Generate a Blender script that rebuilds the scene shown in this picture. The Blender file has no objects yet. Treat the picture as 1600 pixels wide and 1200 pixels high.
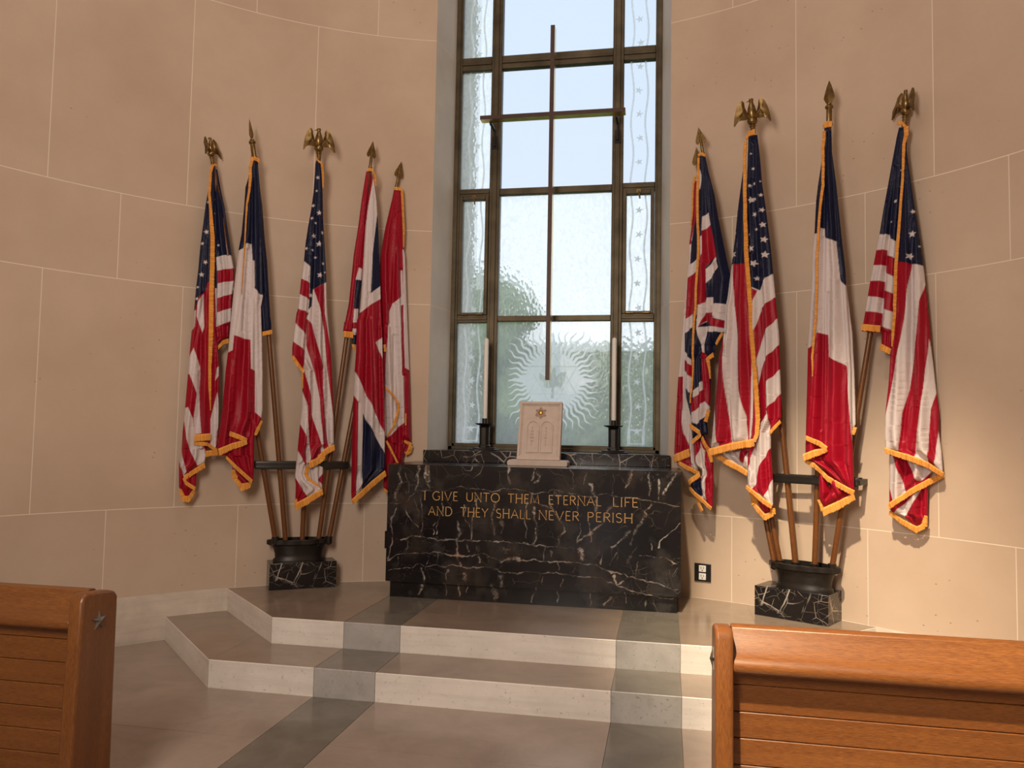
import bpy, bmesh, math, random
import numpy as np
from mathutils import Vector, Matrix
random.seed(7); np.random.seed(7)
PI = math.pi
scene = bpy.context.scene
C = scene.collection

# ------------------------------------------------------------------ camera
FPX = 1251.53; CAM = Vector((0.982, -5.8386, 1.6044)); YAW = 0.1906; PIT = 0.059; ROL = 0.0182
fw = Vector((-math.sin(YAW)*math.cos(PIT), math.cos(YAW)*math.cos(PIT), math.sin(PIT)))
rt = Vector((math.cos(YAW), math.sin(YAW), 0)); up = rt.cross(fw)
r2 = rt*math.cos(ROL)+up*math.sin(ROL); u2 = up*math.cos(ROL)-rt*math.sin(ROL)
cd = bpy.data.cameras.new('camera'); cam = bpy.data.objects.new('camera', cd); C.objects.link(cam)
cd.sensor_fit = 'HORIZONTAL'; cd.sensor_width = 36; cd.lens = FPX/1600*36; cd.clip_start = .05; cd.clip_end = 300
m3 = Matrix((r2, u2, -fw)).transposed(); cam.matrix_world = Matrix.Translation(CAM) @ m3.to_4x4()
scene.camera = cam

# ------------------------------------------------------------------ colour management, sky, lights
vs = scene.view_settings; vs.view_transform = 'Standard'; vs.look = 'None'; vs.gamma = 1; vs.use_curve_mapping = False
vs.exposure = 0.0
scene.cycles.max_bounces = 10; scene.cycles.transparent_max_bounces = 16; scene.cycles.caustics_refractive = True
scene.cycles.sample_clamp_indirect = 6
w = bpy.data.worlds.new('sky'); scene.world = w; w.use_nodes = True
nt = w.node_tree; bg = nt.nodes['Background']
tc = nt.nodes.new('ShaderNodeTexCoord'); sx = nt.nodes.new('ShaderNodeSeparateXYZ'); cr = nt.nodes.new('ShaderNodeValToRGB')
nt.links.new(tc.outputs['Generated'], sx.inputs[0]); nt.links.new(sx.outputs['Z'], cr.inputs[0]); nt.links.new(cr.outputs[0], bg.inputs[0])
cr.color_ramp.elements[0].position = 0.0; cr.color_ramp.elements[0].color = (.90, .94, 1, 1)
cr.color_ramp.elements[1].position = .6; cr.color_ramp.elements[1].color = (.68, .81, 1, 1)
bg.inputs[1].default_value = 1.5

def area(name, loc, target, sx, sy, power, col, spread=PI):
    l = bpy.data.lights.new(name, 'AREA'); l.shape = 'RECTANGLE'; l.size = sx; l.size_y = sy; l.energy = power; l.color = col; l.spread = spread
    o = bpy.data.objects.new(name, l); C.objects.link(o); o.location = loc
    o.rotation_euler = (Vector(target)-Vector(loc)).to_track_quat('-Z', 'Y').to_euler(); return o
def spot(name, loc, target, power, col, size, blend, rad):
    l = bpy.data.lights.new(name, 'SPOT'); l.energy = power; l.color = col; l.spot_size = size; l.spot_blend = blend; l.shadow_soft_size = rad
    o = bpy.data.objects.new(name, l); C.objects.link(o); o.location = loc
    o.rotation_euler = (Vector(target)-Vector(loc)).to_track_quat('-Z', 'Y').to_euler(); return o
# daylight of the entrance doors behind the camera, an added fill light imitating bounce off the ceiling, two warm ceiling lamps over the right side
area('entrance_daylight', (-.4, -6.1, 3.3), (0.3, .4, 1.9), 1.0, 2.0, 170, (1, .87, .76))
area('ceiling_bounce_fill', (0.0, -2.6, 7.4), (0, -1.6, 0), 3.0, 3.0, 62, (1, .85, .74))
spot('ceiling_lamp_wall', (.45, -4.7, 7.5), (1.93, -.35, .30), 4700, (1, .82, .58), math.radians(22), .85, .10)
spot('ceiling_lamp_pew', (.0, -5.5, 6.6), (2.0, -2.95, .75), 5400, (1, .80, .56), math.radians(25), .6, .08)
sl = bpy.data.lights.new('garden_sun', 'SUN'); sl.energy = 2.6; sl.angle = .02; sl.color = (1, .95, .85)
so = bpy.data.objects.new('garden_sun', sl); C.objects.link(so); so.rotation_euler = (math.radians(38), math.radians(12), 0)

FRAMES={'L': ((-1.81, 0.1179, 0.3399), 0.516, 0.58439), 'R': ((1.8311, 0.0249, 0.3399), 0.515, -0.51903)}
FLAGS={
'us_left':('L',0.05,(-788,3650),(-218,724),(-826,3841),[(-0.03,'n',[-773,3611,-751,3596,-723,3454,-688,3308,-651,3098,-619,2925,-596,2814,-593,2733,-604,2625,-607,2375,-616,2412,-621,2290,-678,2265,-706,2220,-725,2342,-736,2416,-754,2737,-783,3358],[('w',[-735,2907,-651,2934,-603,2924,-588,2830,-724,2799]),('r',[-724,2802,-588,2836,-585,2733,-718,2703]),('w',[-718,2703,-585,2737,-593,2635,-716,2588]),('r',[-716,2588,-593,2637,-595,2526,-712,2477]),('w',[-712,2477,-589,2529,-597,2419,-717,2361]),('r',[-719,2365,-603,2421,-603,2276,-693,2202,-745,2193,-734,2354]),('w',[-745,2663,-723,2665,-716,2479,-719,2368,-740,2366])],[[-772,3574,-742,2987,-732,2913,-709,2368],[-745,3578,-691,3244,-651,2934]],[-723,2999,12,-766,3357,6,-759,3248,6],[[-618,2265,37,-660,2250,37,-696,2206,33]]),(-0.03,'r',[-940,1338,-814,1314,-810,1158,-850,1098,-876,1048,-932,1141],[('w',[-938,1338,-903,1374,-884,1242,-893,1194,-912,1254])],[],[],[[-924,1123,35,-893,1051,47,-860,1051,47,-820,1116,35]]),(0,'r',[-798,3602,-809,3443,-827,3302,-839,3151,-853,2975,-861,2789,-871,2664,-877,2504,-877,2357,-889,2319,-897,2160,-902,2002,-908,1856,-915,1675,-922,1554,-924,1434,-930,1296,-900,1233,-835,1278,-758,1326,-746,1387,-745,1436,-682,1436,-660,1473,-666,1558,-677,1926,-683,2073,-691,2147,-716,2343,-724,2491,-740,2738,-763,3235,-773,3605],[('n',[-868,3623,-759,3639,-728,2677,-763,2674,-781,2703,-793,2696,-802,2627,-824,2613,-846,2587,-861,2530,-875,2473,-893,2478,-912,2969]),('w',[-855,2543,-816,2612,-802,2362,-801,2356,-812,2310,-837,2372,-859,2432]),('w',[-887,2473,-864,2480,-868,2358,-881,2332,-909,2330]),('w',[-886,2155,-870,2192,-820,2054,-815,2006,-834,1847,-891,1990,-919,1995,-912,2099]),('w',[-815,2006,-818,1859,-805,1677,-791,1547,-839,1537,-850,1658,-834,1847]),('w',[-914,1735,-892,1742,-855,1658,-840,1555,-837,1471,-768,1447,-740,1314,-808,1302,-862,1410,-894,1506,-917,1650]),('w',[-931,1458,-917,1374,-884,1260,-898,1224,-936,1296]),('w',[-699,2048,-671,2074,-685,1987,-707,1949]),('w',[-689,1864,-657,1681,-681,1558,-684,1436,-723,1460,-730,1655,-711,1753])],[[-805,3318,-793,2696,-870,2186,-892,1742,-921,1482],[-815,2006,-791,1547],[-714,2355,-688,1436],[-818,2607,-797,2362,-807,2312]],[-813,3089,21,-839,2996,15,-812,2852,19,-835,2754,22,-862,2567,15,-808,3324,13,-860,2656,12],[[-787,3620,19,-801,3557,19,-804,3381,19,-790,3270,21,-780,3158,26,-768,3047,30,-762,2860,33,-761,2612,33,-754,2365,33,-752,2291,33,-751,2045,23,-745,1899,21,-733,1722,7],[-803,3588,16,-773,3624,16,-758,3614,12],[-840,1510,52,-725,1523,52],[-837,1471,29,-746,1466,29,-658,1406,33],[-754,1393,44,-652,1406,44],[-757,1308,44,-828,1260,44,-894,1212,44],[-902,1212,26,-881,1170,33,-818,1128,33]])]),
'fr_left':('L',0.1,(-484,3710),(-136,686),(-534,4025),[(-0.035,'n',[-485,3677,-459,3681,-442,3542,-411,3342,-384,3091,-360,2916,-337,2665,-321,2477,-310,2415,-308,2352,-381,2341,-397,2534,-438,2681,-468,2905],[],[[-431,3162,-378,2661]],[],[[-378,2328,34,-304,2349,34]]),(-0.03,'r',[-564,1293,-406,1182,-426,1170,-472,1149,-525,1183,-553,1244],[],[],[],[[-554,1274,22,-538,1207,42,-489,1140,58,-437,1152,49,-420,1176,24]]),(0,'w',[-515,3679,-459,3687,-445,3542,-417,3291,-403,3038,-382,2623,-395,2534,-379,2284,-365,2035,-355,1737,-361,1663,-404,1563,-408,1501,-403,1292,-406,1176,-480,1219,-564,1305,-607,1377,-665,1383,-674,1425,-669,1498,-649,1729,-637,2023,-625,2171,-617,2356,-609,2518,-594,2755,-578,2957,-560,3097,-549,3300,-544,3465,-526,3543],[('n',[-631,3769,-357,3812,-317,2635,-407,2631,-450,2674,-460,2887,-472,2890,-484,3020,-539,3014,-544,2979,-601,2947]),('r',[-745,2140,-625,2167,-594,2185,-587,2299,-467,2269,-457,2050,-424,2033,-412,1717,-367,1675,-330,1639,-309,1046,-704,1052])],[[-498,3535,-480,3017,-467,2269,-441,1538],[-450,2674,-424,2033,-407,1538],[-536,3014,-587,2299,-597,1560],[-467,3667,-413,2633],[-514,2963,-521,2338]],[],[[-500,3690,17,-516,3621,22,-513,3533,22,-518,3430,17,-531,3327,15,-534,3201,12,-536,3024,11,-541,2835,10,-546,2616,6],[-516,3685,36,-484,3700,32,-447,3682,32],[-594,1550,39,-526,1524,39,-465,1498,34],[-464,1488,39,-570,1453,51,-666,1407,58],[-611,1371,27,-529,1286,36,-415,1182,39],[-361,1650,22,-382,1600,27,-404,1538,19]])]),
'us_mid':('L',0.09,(15,3788),(-11,682),(6,4035),[(-0.03,'w',[-13,1359,129,1292,130,1157,121,1103,20,1158,-10,1252],[('r',[85,1191,137,1258,140,1136])],[],[],[[8,1305,25,-14,1232,36,39,1171,41,121,1114,36]]),(0,'w',[-8,3764,26,3756,39,3652,50,3496,60,3300,77,3092,93,2911,102,2782,114,2588,120,2523,154,2221,175,1975,194,1701,204,1476,144,1441,103,1373,100,1339,8,1319,-11,1292,-20,1238,6,1191,114,1127,114,1110,10,1051,-67,985,-84,1025,-85,1158,-94,1212,-85,1359,-72,1560,-59,1749,-57,1884,-68,2033,-63,2060,-145,2164,-147,2232,-136,2368,-124,2505,-116,2531,-103,2686,-94,2816,-80,2933,-72,3076,-57,3208,-37,3353,-23,3499,-17,3644,-15,3736],[('n',[-208,3786,101,3833,121,2790,83,2763,-3,2708,-11,2571,-36,2540,-30,2680,-34,2883,-82,2933,-179,2936]),('r',[-113,2798,-34,2754,-32,2618,-121,2674]),('r',[-142,2555,-31,2512,-49,2470,-48,2333,-134,2436,-157,2516]),('r',[3,2711,83,2763,95,2521,154,2221,188,1975,205,1674,183,1728,123,2110,94,2383,63,2519]),('r',[-49,2470,-2,2432,45,2243,90,2094,95,1930,123,1672,160,1457,120,1434,91,1644,75,1834,31,2037,-42,2252]),('r',[-163,2299,-54,2210,-59,2040,-159,2177]),('r',[-62,2046,-46,2034,4,1859,18,1710,100,1468,100,1359,21,1332,9,1480,-14,1669,-18,1777,-60,1897]),('r',[-75,1647,-19,1534,-7,1292,-81,1426]),('r',[-101,1225,10,1053,-66,972,-96,1092])],[[-25,3264,-35,2899,-48,2333,-62,2046],[3,3293,0,2708,-2,2432,116,1699],[54,3168,77,2779,85,2245,102,1931,157,1468],[-20,1777,-8,1292]],[5,3618,17,0,3506,12,-25,3384,17,25,3328,23,-31,3279,14,-2,3244,13,54,3173,15,-12,3135,21,29,3074,26,-67,3031,15,-18,3020,13,7,2965,13,67,2922,15,45,2822,26,87,2852,10,-19,2655,21],[[-11,3783,15,5,3753,18,33,3737,18,45,3653,18,49,3535,10],[-145,2164,34,-104,2101,44,-54,2040,33],[-64,2026,14,-58,1911,8],[205,1452,50,151,1428,55,106,1387,55,96,1353,58,8,1312,58],[121,1103,47,11,1037,61,-80,985,61],[-84,1045,19,-73,972,28]])]),
'uk_left':('L',0.1,(433,3762),(116,702),(451,3997),[(-0.03,'r',[402,3734,450,3741,444,3505,431,3235,407,2927,377,2699,369,2435,363,2409,360,2290,332,2289,325,2386,251,2388,261,2480,264,2454,292,2626,319,3024,351,3279,371,3495],[('w',[361,2922,388,2911,384,2818,338,2821]),('n',[338,2821,391,2818,380,2587,329,2583]),('w',[332,2577,384,2581,381,2475,326,2478]),('w',[324,2498,367,2501,368,2472,325,2465]),('r',[325,2465,368,2472,363,2419,328,2419]),('w',[325,2416,363,2419,365,2367,328,2367]),('n',[325,2364,365,2367,363,2284,328,2289])],[[361,2922,329,2583,327,2387],[433,3638,403,3285]],[],[[252,2367,49,329,2364,49],[332,2289,20,344,2240,16]]),(0,'w',[437,3726,463,3655,491,3484,511,3244,524,3031,541,2779,548,2647,561,2448,565,2435,578,2171,596,1908,612,1580,620,1279,511,1176,396,1074,357,1023,351,1087,346,1382,345,1705,346,1886,348,2055,356,2225,354,2487,373,2527,379,2620,389,2859,396,3098,403,3285,420,3502,437,3652],[('r',[383,3738,453,3735,450,3640,424,3475,403,3285,385,3230]),('n',[494,3370,531,3247,558,2794,542,2783,456,2712,461,3038,481,3241]),('r',[353,2532,381,2548,462,2620,547,2676,568,2677,574,2449,581,2356,567,2356,507,2310,554,2223,587,2138,619,1560,610,1564,507,1761,458,1857,368,2030,334,2093,341,2486]),('n',[422,1732,464,1655,540,1526,638,1364,640,1279,511,1169,435,1099]),('r',[321,1872,349,1867,381,1809,383,1447,390,1074,357,998,341,998])],[[456,2712,467,2455,524,1709],[505,3244,531,2778,541,2420,578,1579],[381,1809,391,1074],[458,1864,434,1112]],[],[[407,3739,27,443,3740,25,467,3699,19,478,3610,11],[622,1246,55,511,1156,57,360,1013,57]])]),
'can_left':('L',0.03,(677,3653),(199,715),(715,3885),[(-0.02,'r',[737,1342,779,1555,814,1529,860,1476,855,1449,817,1409,791,1355,785,1329],[],[],[],[[794,1509,28,854,1476,36],[852,1469,33,838,1416,39,807,1398,33]]),(0,'r',[654,3626,709,3627,725,3422,743,3150,762,3069,782,2743,800,2472,805,2391,824,2108,841,1825,857,1489,794,1515,789,1342,785,1329,738,1315,737,1103,662,1098,632,1118,624,1500,607,1712,583,2243,570,2457,552,2859,551,3048,581,3268,623,3478],[('w',[631,2461,632,2582,660,2652,734,2719,724,2943,738,2937,754,2652,736,2644,741,2468,752,2050,773,2051,783,1662,696,1581,644,1527,619,1579,618,1978,617,2245,623,2514,624,2474]),('w',[733,3121,758,3117,803,2745,817,2473,834,2097,778,2119,760,2524,759,2469,754,2652,743,2931])],[[726,2943,748,2469,756,2064],[631,2474,611,2466,618,1978],[773,2051,791,1515],[680,3417,660,2652],[681,2383,695,1647],[738,1315,644,1527]],[],[[651,3633,28,716,3635,28],[716,3628,19,728,3491,19,739,3286,17,741,3136,8],[618,1945,25,674,1887,28,735,1815,28],[735,1815,19,733,1755,19,691,1634,22,643,1547,22],[638,1507,28,688,1408,28,738,1322,25],[792,1736,10,793,1636,10],[596,2304,25,606,2245,19],[633,1105,30,663,1084,30]])]),
'can_right':('R',0.03,(-770,3627),(-154,700),(-791,3872),[(0,'w',[-799,3594,-758,3584,-735,3165,-732,2538,-778,2592,-772,1469,-748,1332,-849,1341,-896,1381,-943,1386,-950,1464,-938,1747,-919,2046,-904,2174,-886,2387,-872,2600,-870,2575,-850,2801,-830,2976,-831,3103,-811,3252,-801,3454],[('r',[-813,3604,-751,3585,-755,3294,-810,3093,-845,3086,-818,3304]),('r',[-948,2047,-876,2055,-874,1748,-858,1607,-795,1483,-794,1330,-959,1322,-961,1605])],[[-810,3100,-876,2030,-849,1495],[-915,1889,-928,1465]],[],[[-943,1415,60,-873,1435,64,-800,1468,64],[-784,3620,22,-793,3555,14,-795,3491,14,-798,3352,13,-811,3240,8],[-896,1392,29,-818,1350,35,-733,1308,32]])]),
'uk_right':('R',0.08,(-707,3778),(-112,705),(-748,4006),[(-0.03,'r',[-777,1552,-694,1609,-641,1515,-611,1393,-617,1056,-691,1091,-798,1207,-798,1248,-707,1294,-707,1335,-768,1387],[('n',[-785,1677,-679,1623,-686,1568,-777,1546]),('w',[-698,1547,-667,1487,-660,1107,-702,1138,-703,1328,-760,1374,-723,1471]),('n',[-805,1213,-707,1280,-694,1138])],[[-704,1499,-702,1144],[-663,1487,-657,1093]],[],[[-693,1589,31,-644,1501,37,-614,1400,28],[-707,1305,41,-798,1237,47],[-798,1200,31,-706,1130,34,-620,1053,34],[-752,1141,19,-721,1075,34,-695,1029,31]]),(0,'n',[-723,3763,-674,3744,-644,3614,-597,3443,-563,3252,-524,3062,-484,2874,-459,2774,-471,2631,-483,2512,-494,2533,-494,2451,-519,2364,-570,2285,-587,2300,-592,2225,-636,2186,-620,2020,-627,1801,-654,1719,-641,1610,-686,1602,-769,1553,-780,1677,-778,1719,-825,1886,-841,2054,-840,2421,-829,2590,-832,2565,-817,2814,-797,2912,-784,3086,-744,3332,-724,3504,-728,3720],[('w',[-725,3681,-691,3599,-705,3495,-722,3491]),('w',[-676,3268,-632,3298,-616,3199,-676,3156]),('r',[-676,3158,-616,3196,-560,2945,-608,2926,-654,2883,-657,2612,-733,2551,-732,2842,-706,2941,-675,2984]),('w',[-709,3107,-675,3121,-675,2984,-706,2936]),('w',[-817,2902,-729,2951,-731,2855,-830,2803]),('r',[-830,2806,-731,2855,-732,2532,-856,2542]),('w',[-654,2864,-602,2909,-569,2946,-544,2863,-599,2827,-612,2791,-654,2757]),('w',[-653,2648,-594,2643,-594,2596,-471,2577,-471,2499,-740,2520,-736,2560,-657,2612]),('r',[-845,2599,-752,2590,-751,2530,-844,2492]),('w',[-844,2492,-751,2530,-757,2429,-843,2382]),('w',[-718,2594,-483,2573,-482,2453,-593,2486,-657,2533,-657,2464,-720,2413]),('r',[-657,2533,-591,2525,-588,2479,-482,2451,-482,2396,-588,2420,-657,2471,-712,2415]),('w',[-723,2418,-657,2428,-588,2420,-588,2376,-656,2387,-656,2212,-689,2255]),('w',[-588,2420,-482,2396,-523,2372,-588,2383]),('r',[-689,2251,-644,2211,-628,2020,-612,1787,-654,1794,-673,1994]),('w',[-756,1938,-673,2011,-669,1939,-754,1882]),('r',[-754,1885,-669,1942,-657,1853,-769,1757]),('w',[-778,1753,-659,1856,-612,1801,-654,1747,-724,1684,-793,1719]),('w',[-858,2267,-769,2178,-769,2133,-858,2196]),('r',[-858,2196,-764,2129,-764,2041,-857,2111]),('w',[-857,2111,-764,2041,-768,1920,-844,1970])],[[-707,3326,-706,2939,-728,2497],[-658,2895,-653,2636,-657,2478,-656,2214],[-644,3614,-562,2933],[-763,2514,-766,1927],[-588,2486,-590,2239],[-689,2244,-665,1966],[-595,2888,-594,2594]],[],[[-733,3769,22,-705,3775,25,-672,3756,22],[-723,3744,19,-727,3530,22,-723,3278,22,-714,3077,22,-719,2903,21,-730,2718,19,-729,2532,19,-731,2553,19,-739,2442,19,-750,2233,16,-756,2024,12,-763,1843,9],[-517,2364,37,-570,2285,34],[-590,2208,41,-636,2179,34,-625,2089,16,-618,2027,9],[-627,1794,28,-653,1703,31],[-777,1677,34,-689,1620,37],[-683,1609,37,-769,1546,41]])]),
'us_right':('R',0.13,(-279,3840),(-2,705),(-294,4095),[(-0.05,'w',[-569,1483,-212,1565,-218,1423,-273,1291,-311,1322,-439,1388],[('r',[-358,1509,-300,1517,-344,1402,-386,1419])],[],[],[[-580,1460,40,-439,1398,46,-311,1331,43]]),(-0.05,'r',[-286,1239,-128,1121,-132,1070,-185,1041,-232,1088],[],[],[],[[-300,1212,34,-266,1111,49,-189,1028,51,-132,1058,40,-128,1098,29]]),(-0.015,'w',[-309,3819,-239,3809,-225,3691,-212,3554,-202,3431,-177,3266,-157,3104,-137,2942,-121,2770,-104,2598,-98,2519,-91,2454,-78,2324,-72,2130,-65,1912,-62,1731,-138,1630,-138,1490,-123,1299,-123,1109,-218,1159,-307,1238,-311,1322,-307,1550,-301,2537,-315,2859,-323,3346],[('n',[-344,3868,-205,3835,-104,2774,-164,2735,-212,2651,-273,2681,-329,2687,-330,3347]),('r',[-294,2686,-229,2650,-266,2547,-294,2537]),('r',[-84,2609,-178,2533,-194,2528,-248,2351,-239,2131,-185,2331,-88,2441,-71,2452,-71,2517]),('r',[-58,2271,-181,2137,-232,1954,-218,1902,-167,1972,-59,2088]),('r',[-218,1908,-167,1972,-154,1759,-205,1694,-273,1447,-314,1315,-328,1536,-232,1564]),('r',[-46,1924,-158,1797,-143,1746,-141,1618,-46,1695]),('r',[-105,1548,-138,1522,-212,1384,-232,1281,-273,1214,-178,1175,-106,1338])],[[-260,3740,-246,3198,-218,2662],[-274,3472,-267,2933],[-248,2351,-232,1902],[-195,2502,-167,1972,-141,1618],[-307,1511,-273,1356,-307,1276]],[-274,3323,26,-249,3326,14,-250,3214,20,-205,3349,16,-194,3236,20,-187,3126,24,-176,3016,27,-274,2961,26,-169,2904,29,-253,2851,29,-232,2739,20,-263,3555,14,-253,3441,14,-284,3429,16,-278,3669,9,-240,3103,13,-287,3067,9,-212,3453,7],[[-62,1708,34,-136,1628,34],[-307,1240,31,-218,1172,40,-125,1109,40]]),(0.015,'r',[-309,3819,-327,3618,-358,3406,-379,3247,-397,3059,-421,2872,-456,2618,-471,2552,-485,2350,-520,2190,-534,2015,-555,1826,-572,1611,-586,1483,-411,1541,-232,1558,-212,1616,-218,1876,-246,2138,-273,2402,-287,2536,-298,2804,-306,3207,-316,3616],[('n',[-274,3838,-373,3765,-443,2861,-397,2858,-280,2852,-288,3204]),('w',[-486,2864,-397,2858,-392,2545,-388,2545,-368,2343,-349,1943,-300,1746,-293,1563,-407,1541,-447,1772,-469,2080,-485,2350,-529,2557]),('w',[-556,1840,-538,1692,-508,1525,-613,1462,-584,1624])],[[-358,3406,-378,2867],[-470,2349,-440,1772,-407,1560]],[-401,2931,27,-389,3089,7],[[-239,3819,43,-288,3814,37,-313,3786,29],[-316,3766,23,-323,3617,23,-316,3453,26,-309,3208,29,-301,2938,34,-287,2736,34,-273,2535,34,-262,2336,34,-243,2111,34,-223,1902,34,-212,1720,34,-216,1616,31,-235,1564,26],[-589,1476,54,-411,1523,54,-235,1558,54]])]),
'fr_right':('R',0.09,(260,3776),(132,708),(262,4099),[(-0.03,'r',[176,1397,360,1328,422,1230,233,1130,204,1138,181,1189],[],[[259,1297,309,1210]],[],[[422,1217,53,322,1153,59,209,1093,61],[181,1176,16,209,1100,27]]),(-0.02,'w',[334,2832,362,2764,380,2583,410,2307,421,2048,428,1791,427,1688,407,1660,363,1791],[],[],[],[[425,1675,27,412,1624,24]]),(0,'w',[238,3765,286,3727,288,3568,315,3353,336,3115,353,2932,371,2763,382,2570,398,2308,409,2048,410,1662,417,1471,422,1255,360,1277,253,1362,182,1411,103,1447,97,1473,101,1659,109,1925,117,2219,131,2460,141,2594,143,2593,150,2855,166,3024,178,3247,191,3350,218,3531,231,3634],[('n',[108,3931,488,3834,401,2613,385,2621,346,2663,322,2936,247,2973,241,3039,222,3042,215,3010,131,3019]),('r',[52,2209,117,2215,179,2240,193,2321,260,2301,263,2152,381,2085,395,1842,408,1637,435,1408,432,1029,49,995])],[[251,3696,235,3040,199,2321],[288,3555,320,2937],[263,2582,263,2145,254,1556],[381,2085,361,1405],[193,2321,144,1606],[241,2974,225,2319,209,1660],[346,2663,378,2101]],[],[[232,3760,31,261,3773,47,295,3764,39],[242,3724,23,231,3607,21,237,3474,21,240,3341,21,222,3187,18,212,3031,18,204,2848,17,201,2653,16,200,2588,16,193,2428,16,179,2256,16,166,2150,16,168,2017,5],[120,1599,29,189,1568,37,263,1524,37],[263,1520,29,189,1496,51,101,1460,53],[101,1436,24,169,1410,35,253,1323,40,422,1236,40]])]),
'us_far':('R',0.05,(737,3690),(251,723),(761,3909),[(-0.03,'r',[628,1523,855,1471,876,1401,854,1341,846,1118,807,1050,764,1052,698,1106,630,1124,619,1160,620,1280],[('w',[622,1493,651,1487,695,1369,722,1263,688,1207,648,1204,626,1275]),('w',[724,1484,855,1465,881,1401,821,1340,797,1336]),('w',[812,1280,787,1219,714,1095,642,1113])],[[722,1263,800,1336]],[],[[625,1122,30,697,1070,37,785,1025,42,829,1052,37,843,1118,19],[947,1379,28,865,1336,44,755,1259,44,625,1160,44]]),(-0.015,'n',[706,3664,744,3649,743,3590,731,3439,714,3148,699,2916,685,2567,677,2335,663,2219,649,2146,584,2186,585,2298,462,2318,465,2369,468,2362,486,2468,515,2644,538,2760,556,2853,579,2969,603,3120,637,3304,666,3465,689,3590],[('w',[557,2966,645,2947,650,2923,699,2886,698,2775,628,2814,628,2846,534,2862]),('r',[522,2863,631,2845,631,2813,698,2770,697,2653,621,2697,621,2742,522,2762]),('w',[522,2762,621,2742,619,2697,697,2647,695,2537,609,2581,612,2639,487,2659]),('r',[487,2659,612,2639,609,2581,695,2537,694,2415,602,2458,603,2528,464,2563]),('w',[464,2563,603,2528,602,2458,694,2415,693,2323,590,2342,595,2429,452,2459]),('r',[452,2459,595,2429,591,2371,591,2341,591,2297,441,2307]),('w',[592,2397,687,2377,687,2297,591,2341]),('r',[583,2341,675,2302,674,2108,570,2137])],[[682,3390,645,2947,628,2820,597,2435,589,2347,586,2236],[625,3163,607,2953]],[686,3164,14,719,3259,9,720,3368,7,659,3031,7,702,3021,7],[[462,2344,44,591,2322,44],[585,2208,44,649,2168,44]]),(0.01,'r',[739,3662,765,3632,758,3492,773,3348,797,3157,822,2967,844,2780,855,2664,868,2492,882,2321,890,2182,905,2027,914,1920,929,1790,927,1649,941,1532,948,1393,887,1425,757,1485,611,1535,606,1620,611,1767,632,1950,645,2134,664,2317,683,2393,691,2683,713,3031,736,3379],[('n',[696,3696,792,3649,866,2704,788,2729,676,2766,688,2917]),('w',[786,2730,871,2706,862,2595,832,2484,818,2325,803,2187,762,1923,721,1767,696,1513,600,1534,589,1644,649,1913,685,2107,720,2252,742,2373,760,2560]),('w',[880,2242,921,2026,925,1920,886,1790,874,1648,868,1454,788,1480,808,1647,844,1885,856,2040,874,2147]),('w',[929,1661,973,1533,971,1382,904,1414,910,1531])],[[801,3017,788,2729,762,1923,702,1525],[854,2596,856,2040,790,1504]],[797,3072,17,792,2925,25,776,2781,25,832,2839,9],[[706,3679,22,733,3677,26,758,3640,29,759,3598,26,743,3531,20,739,3378,17,730,3239,17,718,3077,18,706,2915,20,690,2741,22,683,2567,22,674,2379,20,666,2280,19,660,2201,9],[609,1526,35,757,1485,40,866,1442,40,950,1384,35]])]),
}
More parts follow.
